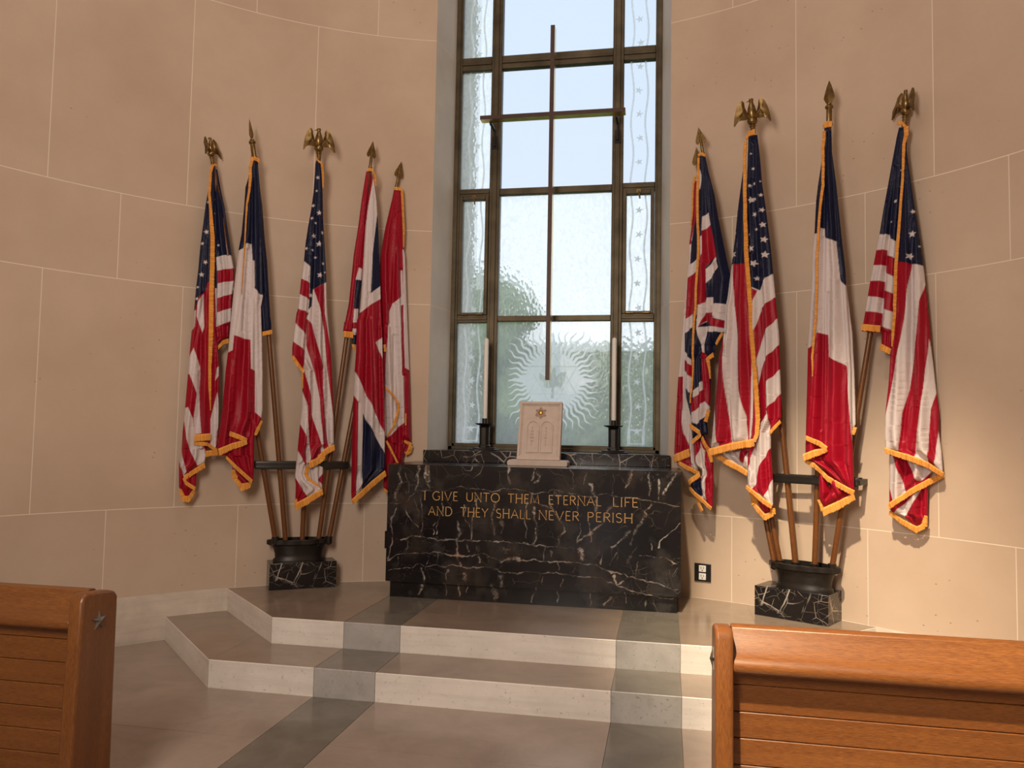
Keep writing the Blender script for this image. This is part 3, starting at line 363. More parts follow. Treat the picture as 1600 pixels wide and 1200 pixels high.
winpart('frame', bm, MFR, bevel=.004)
for s in (-1, 1):
    bm = bmesh.new(); box(bm, s*MX-.048, s*MX+.048, YW-.035, YW+.05, zr[0], 7.5); box(bm, s*MX-.022, s*MX+.022, YW-.05, YW-.035, zr[0], 7.5)
    winpart('mullion', bm, MFR, bevel=.004)
for z, h in ((2.606, .024), (3.7566, .028), (4.9528, .06), (6.15, .028)):
    for a, b in ((-FO, -MX-.048), (-MX+.048, MX-.048), (MX+.048, FO)):
        bm = bmesh.new(); hh = h if abs(a+b) < .1 or h > .05 else .034
        box(bm, a, b, YW-.03, YW+.045, z-hh, z+hh)
        if hh > .03: box(bm, a, b, YW-.04, YW-.03, z-.012, z+.012)
        winpart('transom', bm, MFR, bevel=.003)
for s in (-1, 1):   # opening casement leaf in the side lights
    xa, xb = sorted((s*(MX+.048), s*FO)); bm = bmesh.new(); z0, z1 = 2.64, 3.7226; t = .034
    box(bm, xa+.002, xa+t, YW-.042, YW+.03, z0, z1); box(bm, xb-t, xb-.002, YW-.042, YW+.03, z0, z1)
    box(bm, xa+t, xb-t, YW-.042, YW+.03, z0, z0+t*.6); box(bm, xa+t, xb-t, YW-.042, YW+.03, z1-t, z1)
    cf = winpart('casement', bm, MFR, bevel=.003)
    bm = bmesh.new(); xm = (xa+xb)/2; box(bm, xm-.018, xm+.018, YW-.056, YW-.042, z1-.03, z1+.0); rod(bm, (xm, YW-.062, z1-.012), (xm+.012, YW-.062, z1-.085), .007)
    obj('latch', bm, MAG, cf, smooth=True)
    bm = bmesh.new()
    for q in (-.07, .07): rod(bm, (xm+q-.03, YW-.05, z0+.004), (xm+q+.03, YW-.05, z0+.004), .008)
    obj('hinge', bm, MAG, cf, smooth=True)

def grid_attr(name, x0, x1, z0, z1, y, g, fn, attr, mat, parent):
    nx = max(2, int((x1-x0)/g)+1); nz = max(2, int((z1-z0)/g)+1)
    X, Z = np.meshgrid(np.linspace(x0, x1, nx), np.linspace(z0, z1, nz)); X = X.ravel(); Z = Z.ravel()
    co = np.stack([X, np.full_like(X, y), Z], 1).astype(np.float32)
    i = np.arange((nx-1)*(nz-1)); a = (i//(nx-1))*nx+i % (nx-1); F = np.stack([a, a+1, a+nx+1, a+nx], 1).astype(np.int32)
    me = mesh_np(name, co, F); at = me.attributes.new(attr, 'FLOAT', 'POINT'); at.data.foreach_set('value', fn(X, Z).astype(np.float32))
    return link(name, me, mat, parent)
def mesh_np(name, co, F):
    me = bpy.data.meshes.new(name); me.vertices.add(len(co)); me.vertices.foreach_set('co', co.ravel().astype(np.float32))
    me.loops.add(F.size); me.loops.foreach_set('vertex_index', F.ravel().astype(np.int32))
    me.polygons.add(len(F)); me.polygons.foreach_set('loop_start', np.arange(0, F.size, 4, dtype=np.int32))
    try: me.polygons.foreach_set('loop_total', np.full(len(F), 4, dtype=np.int32))
    except Exception: pass
    me.polygons.foreach_set('use_smooth', np.ones(len(F), dtype=bool)); me.update(calc_edges=True); me.validate(); return me
def sm(d, w, s=.003): return np.clip((w-d)/s+.5, 0, 1)
def pip(X, Y, P):
    P = np.asarray(P, float).reshape(-1, 2); ins = np.zeros(X.shape, bool); n = len(P); j = n-1
    for i in range(n):
        xi, yi, xj, yj = P[i][0], P[i][1], P[j][0], P[j][1]
        if yi != yj:
            c = ((yi > Y) != (yj > Y)) & (X < (xj-xi)*(Y-yi)/(yj-yi)+xi); ins ^= c
        j = i
    return ins
def pdist(X, Y, P, closed=True):
    P = np.asarray(P, float).reshape(-1, 2); n = len(P); D = np.full(X.shape, 1e9); CX = X.copy(); CY = Y.copy()
    for i in range(n if closed else n-1):
        a = P[i]; b = P[(i+1) % n]; d = b-a; L = d@d
        if L < 1e-12: continue
        t = np.clip(((X-a[0])*d[0]+(Y-a[1])*d[1])/L, 0, 1); px = a[0]+t*d[0]; py = a[1]+t*d[1]; q = np.hypot(X-px, Y-py); m = q < D
        D[m] = q[m]; CX[m] = px[m]; CY[m] = py[m]
    return D, CX, CY
def starpoly(cx, cy, r, rot=0, n=5, k=.39):
    return [(cx+(r if i % 2 == 0 else r*k)*math.sin(rot+i*PI/n), cy+(r if i % 2 == 0 else r*k)*math.cos(rot+i*PI/n)) for i in range(2*n)]
def etch_side(xc, hw, s):
    def fn(X, Z):
        e = np.zeros_like(X)
        for q in (-.062, .062):
            cx = xc+q+.012*np.sin(2*PI*Z/.56+(0 if s > 0 else 1.2)); e = np.maximum(e, .75*sm(abs(X-cx), .0075, .006))
        z = 1.62; k = 0
        while z < 7.4:
            if Z.min()-.05 < z < Z.max()+.05:
                sp = starpoly(xc+.008*math.sin(k*1.7), z, .036, .3*math.sin(k)); e = np.maximum(e, .8*pip(X, Z, sp))
            z += .215; k += 1
        bx = sm(np.maximum(abs(X-xc)-.062, abs(Z-1.575)-.06), .006, .006)*(1-sm(np.maximum(abs(X-xc)-.062, abs(Z-1.575)-.06), -.006, .006))
        e = np.maximum(e, .75*bx); e[(Z < 1.50)] = 0
        return e
    return fn
def etch_sun(X, Z):
    cx, cz, r0 = .0, 2.06, .245; dx, dz = X-cx, Z-cz; r = np.hypot(dx, dz); a = np.arctan2(dx, dz); e = np.zeros_like(X)
    nr = 44
    wav = .011*np.sin((r-r0)/.125*2*PI)*np.clip((r-r0)/.05, 0, 1); aa = a+wav/np.maximum(r, .1)
    k = np.round(aa/(2*PI/nr)); da = abs(aa-k*2*PI/nr)*r
    rmax = np.minimum(.435/np.maximum(np.abs(np.cos(a)), 1e-3), .405/np.maximum(np.abs(np.sin(a)), 1e-3)); rmax = np.minimum(rmax, .52)
    wd = .0145*np.clip((rmax-r)/(rmax-r0), 0, 1)**.7; e = np.maximum(e, .85*sm(da, wd, .004)*(r > r0*.98)*(r < rmax))
    a4 = np.arctan2(np.sin(a*4), np.cos(a*4))/4; straight = sm(abs(a4)*r, .030*np.clip((rmax-r)/(rmax-r0), 0, 1), .004)*(r > r0*.98)*(r < rmax); e = np.maximum(e, .85*straight)
    e = np.maximum(e, .80*sm(r, r0, .004))
    for sg in (1, -1):   # two triangles of the six-pointed star, lightly engraved
        for j in range(3):
            an = j*2*PI/3+(0 if sg > 0 else PI); nx, nz = math.sin(an), math.cos(an); d = dx*nx+dz*nz
            e = np.where((abs(d+r0*.5) < .003) & (r < r0), .55, e)
    hexa = np.ones_like(X, bool)
    e = np.where((r < r0*.5), .72, e)
    dove = [(0, .11), (.022, .112), (.024, .03), (.07, .07), (.115, .075), (.105, .0), (.07, -.07), (.035, -.05), (.012, -.065), (.012, -.16), (-.014, -.16), (-.012, -.065), (-.05, -.07), (-.085, -.055), (-.075, -.03), (-.115, .01), (-.125, .07), (-.08, .04), (-.024, .02)]
    e = np.where(pip(X, Z, [(cx+p, cz+q) for p, q in dove]), .30, e)
    return e
side_c = (MX+.048+FO)/2
for i in range(5):
    z0 = zr[i]+(0 if i == 0 else .02); z1 = zr[i+1]-.02
    for s in (-1, 1):
        a, b = sorted((s*(MX+.04), s*(FO+.01)))
        grid_attr('pane', a, b, z0, z1, YW+.01, .0055, etch_side(s*side_c, .1, s), 'etch', MG2 if (s < 0 or i < 2) else MG1, win)
    if i == 0: grid_attr('pane', -MX+.03, MX-.03, z0, z1, YW+.01, .005, etch_sun, 'etch', MG3, win)
    else: grid_attr('pane', -MX+.03, MX-.03, z0, z1, YW+.01, .05, lambda X, Z: np.zeros_like(X), 'etch', MG2 if i == 1 else MG1, win)

# outside: lawn, hedge, trees
bm = bmesh.new(); box(bm, -40, 40, 2.2, 60, -.6, -.3); struct(obj('ground_lawn', bm, MLAWN))
def crown(name, loc, rad, n, label, cat, trunk=None, grp=None):
    t = thing(name, label, cat, (loc[0], loc[1], -.3), 0, grp); rng = random.Random(int(loc[0]*100)+5); bm = bmesh.new()
    for i in range(n):
        p = Vector((rng.uniform(-1, 1)*rad[0], rng.uniform(-1, 1)*rad[1], rng.uniform(-1, 1)*rad[2])); s = rng.uniform(.35, .6)*min(rad)*1.3
        M = Matrix.Translation(p+Vector((0, 0, loc[2]+.3))) @ Matrix.Scale(s, 4); bmesh.ops.create_icosphere(bm, subdivisions=3, radius=1, matrix=M)
    for v in bm.verts: v.co += Vector((rng.uniform(-1, 1), rng.uniform(-1, 1), rng.uniform(-1, 1)))*.07
    obj('foliage', bm, MLEAF, t)
    if trunk:
        bm = bmesh.new(); rod(bm, (0, 0, 0), (0, 0, loc[2]+.3), trunk, trunk*.6); obj('trunk', bm, MBARK, t)
    return t
hd = thing('hedge', 'clipped green hedge behind the lawn seen through the etched lower pane', 'hedge', (-1.5, 13, -.3))
bm = bmesh.new(); rg = random.Random(4); nx_, nz_ = 90, 40; prof_ = lambda k: (-.5, 3.75*k/22) if k <= 22 else ((-.5+(k-22)/10, 3.75) if k <= 32 else (.5, 3.75*(40-k)/8))
G_ = [[bm.verts.new((-6+12*i/nx_+rg.uniform(-.04, .04), prof_(k)[0]+rg.uniform(-.09, .09), max(0, prof_(k)[1]+rg.uniform(-.07, .07)))) for k in range(nz_+1)] for i in range(nx_+1)]
for i in range(nx_):
    for k in range(nz_): bm.faces.new((G_[i][k], G_[i+1][k], G_[i+1][k+1], G_[i][k+1]))
obj('foliage', bm, MLEAF, hd)
crown('garden_tree', (-3.0, 10.8, 3.2), (1.0, .9, 1.1), 26, 'leafy tree outside, blurred green behind the hammered middle pane', 'tree', .12)

# ------------------------------------------------------------------ the altar
def vnoise(X, Z, f, seed):
    rg = np.random.RandomState(seed).rand(64, 64)*2-1; x = X*f+100.3; z = Z*f+50.7; xi = np.floor(x).astype(int); zi = np.floor(z).astype(int); fx = x-xi; fz = z-zi
    fx = fx*fx*(3-2*fx); fz = fz*fz*(3-2*fz); g = lambda a, c: rg[a % 64, c % 64]
    return (g(xi, zi)*(1-fx)+g(xi+1, zi)*fx)*(1-fz)+(g(xi, zi+1)*(1-fx)+g(xi+1, zi+1)*fx)*fz
def fbm(X, Z, f, seed, o=4): return sum(vnoise(X, Z, f*2.03**k, seed+k*7)*.55**k for k in range(o))
def vein_fn(X, Z):
    e = np.zeros_like(X)
    X2 = X+.011*fbm(X, Z, 16, 1); Z2 = Z+.011*fbm(X, Z, 16, 40); br = .62+.55*fbm(X, Z, 14, 3); wm = .85+.9*fbm(X, Z, 22, 5); gr = fbm(X, Z, 95, 9, 3)
    for pts, wd, b in VEINS:
        P = np.array(pts, float).reshape(-1, 2)/1000; big = wd > 8; wd = max(wd, 4.0)/1000
        m = (X > P[:, 0].min()-.05) & (X < P[:, 0].max()+.05) & (Z > P[:, 1].min()-.05) & (Z < P[:, 1].max()+.05)
        if not m.any(): continue
        d, _, _ = pdist(X2[m], Z2[m], P, False); ww = wd/2*np.clip(wm[m], .25, 1.9)
        v = b*1.1*np.clip(br[m], .12, 1.15)*np.clip((ww-d)/(.7*ww+.0012)+.6, 0, 1)
        if big:
            v = v*np.clip(.65+.8*gr[m], .15, 1); v = np.maximum(v, .22*b*np.clip(1-d/(wd*1.6), 0, 1)*np.clip(.4+gr[m], 0, 1))
        e[m] = np.maximum(e[m], v)
    # faint hairline network between the larger veins
    a = fbm(X+.3*Z, Z*.6, 4.2, 77); c = fbm(X*.8, Z*1.3, 7.5, 123); k = np.clip(fbm(X, Z, 3, 200)+.25, 0, 1)
    e = np.maximum(e, .30*k*np.clip(1-abs(a-.05)/.012, 0, 1)); e = np.maximum(e, .22*k*np.clip(1-abs(c+.1)/.014, 0, 1))
    e = np.maximum(e, .05*np.clip(fbm(X, Z, 6, 300), 0, 1))
    return np.clip(e, 0, 1)
AW, AB = 1.091, 1.0662; ZA = ZP+1.0
alt = thing('altar', 'black marble altar block with white veins and a gilt two-line inscription', 'altar', (0, 0, 0))
def box_open_front(bm, x0, x1, y0, y1, z0, z1):
    v = [bm.verts.new(p) for p in ((x0,y0,z0),(x1,y0,z0),(x1,y1,z0),(x0,y1,z0),(x0,y0,z1),(x1,y0,z1),(x1,y1,z1),(x0,y1,z1))]
    for f in ((0,3,2,1),(4,5,6,7),(1,2,6,5),(2,3,7,6),(3,0,4,7)): bm.faces.new([v[i] for i in f])
bm = bmesh.new(); box_open_front(bm, -AW, AW, 0, .66, ZP+.12, ZA); ob = obj('body', bm, MB, alt)
fr_ = grid_attr('front_slab', -AW, AW, ZP+.12, ZA, 0, .0035, vein_fn, 'vein', MB, alt)
bm = bmesh.new(); box_open_front(bm, -AB, AB, .0382, .66, ZP, ZP+.12); obj('plinth', bm, MB, alt)
grid_attr('plinth_front', -AB, AB, ZP, ZP+.12, .0382, .0035, vein_fn, 'vein', MB, alt)
bm = bmesh.new(); box(bm, -1.112, -AW+.002, .02, .5, .70, .83); obj('side_boss', bm, MB, alt)
bm = bmesh.new(); box(bm, -1.015, 1.015, .633, YW-.04, ZA, ZB)
tag(obj('window_ledge', bm, MB2, bevel=.004), 'low black marble ledge across the window sill behind the altar', 'ledge')
# inscription: strokes of each capital on a unit-height cell
def arc(cx, cy, rx, ry, a0, a1, n=12): return [(cx+rx*math.cos(math.radians(a0+(a1-a0)*i/n)), cy+ry*math.sin(math.radians(a0+(a1-a0)*i/n))) for i in range(n+1)]
GL = {'I': (.12, [[(.06, 0), (.06, 1)]]), 'G': (.88, [arc(.48, .5, .44, .5, 48, 318, 18), [(.82, .12), (.82, .45), (.62, .45)]]), 'V': (.78, [[(0, 1), (.39, 0), (.78, 1)]]),
 'E': (.5, [[(.06, 0), (.06, 1)], [(.06, 1), (.48, 1)], [(.06, .52), (.42, .52)], [(.06, 0), (.5, 0)]]), 'U': (.74, [[(.05, 1), (.05, .35)]+arc(.37, .33, .32, .33, 180, 360)+[(.69, 1)]]),
 'N': (.80, [[(.06, 0), (.06, 1), (.74, 0), (.74, 1)]]), 'T': (.68, [[(.34, 0), (.34, 1)], [(0, 1), (.68, 1)]]), 'O': (.98, [arc(.49, .5, .46, .5, 0, 360, 26)]),
 'H': (.76, [[(.06, 0), (.06, 1)], [(.70, 0), (.70, 1)], [(.06, .52), (.70, .52)]]), 'M': (.96, [[(.03, 0), (.14, 1), (.48, .08), (.82, 1), (.93, 0)]]),
 'R': (.62, [[(.06, 0), (.06, 1), (.3, 1)]+arc(.3, .76, .26, .24, 90, -90)+[(.06, .52)], [(.28, .52), (.62, 0)]]), 'A': (.80, [[(0, 0), (.40, 1), (.80, 0)], [(.14, .36), (.66, .36)]]),
 'L': (.5, [[(.06, 1), (.06, 0), (.5, 0)]]), 'F': (.48, [[(.06, 0), (.06, 1), (.48, 1)], [(.06, .52), (.42, .52)]]), 'D': (.82, [[(.06, 0), (.06, 1), (.32, 1)]+arc(.32, .5, .45, .5, 90, -90, 16)+[(.06, 0)]]),
 'Y': (.72, [[(0, 1), (.36, .5), (.72, 1)], [(.36, .5), (.36, 0)]]), 'S': (.56, [arc(.28, .76, .24, .24, 40, 270, 12)+arc(.28, .26, .25, .26, 90, -150, 14)]),
 'P': (.58, [[(.06, 0), (.06, 1), (.28, 1)]+arc(.28, .74, .26, .26, 90, -90)+[(.06, .48)]])}
CX = lambda u: 0
def word(txt, x0, x1, zb, h):
    bm = bmesh.new()
    sp = .20; tw = sum(GL[c][0] for c in txt)+sp*(len(txt)-1)
    hx = (x1-x0)/tw if len(txt) > 1 else h; x = x0
    for c in txt:
        for st in GL[c][1]: ribbon(bm, [(x+px*hx, zb+pz*h) for px, pz in st], .0050, -.0025, .001)
        if c in 'IHTNFLE':
            ps = {round(q[0], 2) for st in GL[c][1] for q in st if q[1] in (0, 1)} if c in 'IHN' else set()
            for q in ps:
                for zz in (0, 1): ribbon(bm, [(x+q*hx-.006, zb+zz*h), (x+q*hx+.006, zb+zz*h)], .004, -.0025, .001)
        x += (GL[c][0]+sp)*hx
    obj('inscription_word', bm, MLET, alt)['label'] = 'gilt capitals'
u0, u1 = 222, 1228
f1 = lambda u: -.80+(u-222)/(1228-222)*1.589; f2 = lambda u: -.765+(u-240)/(1203-240)*1.517
for t, a, b in (('I', 222, 230), ('GIVE', 262, 385), ('UNTO', 428, 588), ('THEM', 628, 775), ('ETERNAL', 820, 1062), ('LIFE', 1115, 1228)): word(t, f1(a), f1(b), 1.079, .064)
for t, a, b in (('AND', 240, 357), ('THEY', 397, 530), ('SHALL', 570, 733), ('NEVER', 772, 958), ('PERISH', 998, 1203)): word(t, f2(a), f2(b), .966, .064)

# ------------------------------------------------------------------ cross before the window
cr_ = thing('hanging_cross', 'tall slender bronze and brass cross hanging before the window glass', 'cross', (0, .81, 2.04))
def bar(bm, x0, x1, z0, z1):
    box(bm, x0, x1, 0, .004, z0, z1, 0); box(bm, x0, x1, .004, .09, z0, z1, 1)
bm = bmesh.new(); bar(bm, -.018, .018, 0, 3.07); obj('upright', bm, [MBD, MBR], cr_)
bm = bmesh.new(); bar(bm, -.628, -.018, 2.272, 2.305); bar(bm, .018, .628, 2.272, 2.305); obj('crossbar', bm, [MBD, MBR], cr_)
for s in (-1, 1):
    bm = bmesh.new(); box(bm, s*.55-.028, s*.55+.028, .268, .277, 2.10, 2.22); box(bm, s*.55-.012, s*.55+.012, .08, .27, 2.255, 2.275); box(bm, s*.55-.010, s*.55+.010, .24, .27, 2.12, 2.26)
    obj('bracket', bm, MIRON, cr_, bevel=.003)

# ------------------------------------------------------------------ candles on the ledge
def candle_stick():
    t = thing('candlestick', '', 'candlestick')
    bm = bmesh.new(); lathe(bm, [(.128, 0), (.128, .010), (.10, .014), (.10, .024), (.06, .028)], 8, Matrix.Rotation(PI/8, 4, 'Z'), 1.05, .72); obj('base', bm, MIRON, t, bevel=.002)
    bm = bmesh.new(); lathe(bm, [(.052, .026), (.052, .04), (.044, .05), (.044, .195), (.050, .205), (.03, .212)], 8, Matrix.Rotation(PI/8, 4, 'Z')); obj('stem', bm, MIRON, t)
    bm = bmesh.new(); lathe(bm, [(.03, .208), (.075, .222), (.084, .232), (.078, .234), (.024, .226)], 28); obj('drip_pan', bm, MIRON, t, smooth=True)
    bm = bmesh.new(); lathe(bm, [(.024, .224), (.024, .275), (.020, .275), (.020, .262)], 20); obj('socket', bm, MIRON, t, smooth=True)
    return t
def place_copy(src, loc, label):
    r = src.copy(); C.objects.link(r); r.location = loc; r['label'] = label
    for ch in list(src.children):
        c = ch.copy(); C.objects.link(c); c.parent = r
    return r
cs = candle_stick(); cs.location = (-.55, .90, ZB); cs['label'] = 'black octagonal candlestick on the ledge, left of the carved tablets'; cs['group'] = 'candlesticks on the ledge'
place_copy(cs, (.552, .90, ZB), 'black octagonal candlestick on the ledge, right of the carved tablets')
def candle(x, side):
    bm = bmesh.new(); lathe(bm, [(.0185, 0), (.0185, .69), (.014, .703), (.003, .706)], 20); rod(bm, (0, 0, .70), (.001, 0, .716), .0012, None, 6)
    o = obj('candle', bm, MWAX, None, smooth=True); o.location = (x, .90, ZB+.263); tag(o, 'tall white candle in the %s candlestick' % side, 'candle', 'candles before the window')
candle(-.55, 'left'); candle(.552, 'right')

# ------------------------------------------------------------------ carved tablets
tb = thing('tablets_plaque', 'small pinkish stone plaque with two arched tablets and a gold six-pointed star', 'plaque', (.003, .40, ZA))
bm = bmesh.new(); prism(bm, [(-.232, 0), (.232, 0), (.236, .012), (.236, .030), (.222, .044), (-.222, .044), (-.236, .030), (-.236, .012)], 'y', -.09, .09); obj('base', bm, MPLQ, tb, bevel=.003)
LEAN = Matrix.Translation((0, -.03, .044)) @ Matrix.Rotation(-math.radians(15), 4, 'X')
def leaned(name, bm, m, par=None, **k):
    bmesh.ops.transform(bm, matrix=LEAN, verts=bm.verts); return obj(name, bm, m, par or tb, **k)
HP = .475; WP = .170
bm = bmesh.new(); box(bm, -WP, WP, .004, .05, 0, HP)
for a, b, c, d in ((-WP, WP, HP-.020, HP), (-WP, WP, 0, .03), (-WP, -WP+.020, .03, HP-.020), (WP-.020, WP, .03, HP-.020)): box(bm, a, b, -.010, .004, c, d)
for a, b, c, d in ((-WP+.02, WP-.02, HP-.030, HP-.02), (-WP+.02, WP-.02, .03, .045), (-WP+.02, -WP+.03, .045, HP-.03), (WP-.03, WP-.02, .045, HP-.03)): box(bm, a, b, -.003, .004, c, d)
leaned('panel', bm, MPLQ, bevel=.002)
for s in (-1, 1):
    bm = bmesh.new(); cx = s*.055; out = [(cx-.050, .06), (cx+.050, .06)]+[(cx+.050*math.cos(a), .27+.050*math.sin(a)) for a in [PI*i/14 for i in range(15)]]
    inn = [(cx+(x-cx)*.84, .075 if z < .1 else .27+(z-.27)*.84) for x, z in out]
    n = len(out); V1 = [bm.verts.new((x, -.006, z)) for x, z in out]; V2 = [bm.verts.new((x, -.006, z)) for x, z in inn]; V0 = [bm.verts.new((x, .005, z)) for x, z in out]; V3 = [bm.verts.new((x, .0015, z)) for x, z in inn]
    for i in range(n):
        j = (i+1) % n; bm.faces.new((V0[i], V0[j], V1[j], V1[i])); bm.faces.new((V1[i], V1[j], V2[j], V2[i])); bm.faces.new((V2[i], V2[j], V3[j], V3[i]))
    bm.faces.new(V3); tbl = leaned('tablet', bm, MPLQ)
    bm = bmesh.new()
    for k, w_ in enumerate((.016, .022, .026, .034, .024, .012) if s < 0 else (.010, .012, .014, .024, .014, .010)):
        z = .25-k*.027
        for q in range(max(1, int(w_/.010))): 
            x = cx-w_/2+q*.011; ribbon(bm, [(x, z), (x, z+.015)], .0035, -.001, .003); ribbon(bm, [(x-.001, z+.015), (x+.007, z+.015)], .0035, -.001, .003)
    leaned('carved_numerals', bm, MPLD, tbl)
bm = bmesh.new()
for rot in (0, PI):
    T = [(.046*math.sin(rot+i*2*PI/3), .385+.046*math.cos(rot+i*2*PI/3)) for i in range(3)]
    for i in range(3): ribbon(bm, [T[i], T[(i+1) % 3]], .008, -.004 if rot else -.005, .004)
leaned('star_outline', bm, MPLD)
bm = bmesh.new(); M = Matrix.Translation((0, .002, .385)) @ Matrix.Rotation(PI/2, 4, 'X'); lathe(bm, [(.021, 0), (.017, .007), (.008, .011), (0, .012)], 6, M); leaned('gold_boss', bm, MGOLD)

# ------------------------------------------------------------------ wall outlet
th = math.atan2(1.281, .624+.02-YC); 
ou = thing('wall_outlet', 'black wall plate with two white power sockets, low beside the altar', 'outlet', (R*math.sin(th), YC+R*math.cos(th), .54), -th)
bm = bmesh.new(); box(bm, -.065, .065, -.012, 0, -.068, .068); obj('cover_plate', bm, MBK, ou, bevel=.003)
for z in (.030, -.030):
    bm = bmesh.new(); box(bm, -.028, .028, -.017, -.012, z-.025, z+.025); sk = obj('socket', bm, MWH, ou, bevel=.004)
    bm = bmesh.new()
    for q in (-.010, .010): box(bm, q-.002, q+.002, -.0178, -.0165, z-.002, z+.013)
    box(bm, -.004, .004, -.0178, -.0165, z-.016, z-.008); obj('slot', bm, MBK, sk)

# ------------------------------------------------------------------ pews
def pew(name, xa, d, yb, length, label):
    """xa: aisle face of the end panel; d=+1 pew runs to +x; yb: back edge of the panel"""
    t = thing(name, label, 'pew', (xa, yb, 0))
    th_ = .062
    prof = [(.0, 0), (-.02, .30), (-.012, .60), (.0, .895), (.012, .918), (.035, .928), (.165, .915), (.195, .905), (.212, .885), (.215, .45), (.22, 0)]
    bm = bmesh.new(); prism(bm, prof, 'x', 0, d*th_); obj('end_panel', bm, OZ, t, bevel=.012, seg=3)
    bm = bmesh.new(); sy, sz = .098, .805
    P = starpoly(sy, sz, .040); cen = bm.verts.new((-d*.014, sy, sz)); vs_ = [bm.verts.new((-d*.003, a, b)) for a, b in P]; vb = [bm.verts.new((0, a, b)) for a, b in P]
    for i in range(10): bm.faces.new((vs_[i], vs_[(i+1) % 10], cen)); bm.faces.new((vb[i], vb[(i+1) % 10], vs_[(i+1) % 10], vs_[i]))
    obj('star_ornament', bm, MSTAR, t)
    x0, x1 = sorted((d*th_, d*length))
    rail = [(.022, .787), (.034, .779), (.075, .779), (.075, .80), (.19, .84), (.19, .90), (.165, .918), (.12, .921), (.055, .845), (.032, .822), (.022, .805)]
    rail = [(.004, .806), (.006, .790), (.018, .779), (.034, .776), (.09, .778), (.16, .86), (.165, .905), (.150, .922), (.125, .927), (.10, .920), (.052, .846), (.030, .834), (.012, .822)]
    bm = bmesh.new(); prism(bm, rail, 'x', x0, x1); obj('top_rail', bm, OX, t, bevel=.004)
    bm = bmesh.new(); z = .83
    zs = [.83, .731, .638, .548, .456, .366, .275, .18, .09]
    for a, b in zip(zs, zs[1:]): prism(bm, [(.0635, b+.001), (.061, b+.004), (.061, a-.004), (.0635, a-.001), (.09, a-.001), (.09, b+.001)], 'x', x0, x1)
    box(bm, x0, x1, .075, .085, .09, .83); obj('back_boards', bm, OX, t)
    bm = bmesh.new(); box(bm, x0, x1, .09, .17, .0, .09); obj('bottom_rail', bm, OX, t, bevel=.004)
    return t
pew('church_pew', -1.28, -1, -3.000, 2.0, 'dark oak pew front at the left with a pewter star on its end panel')
pew('church_pew', 1.155, 1, -2.925, 2.1, 'sunlit oak pew front in the lower right corner with horizontal boards')

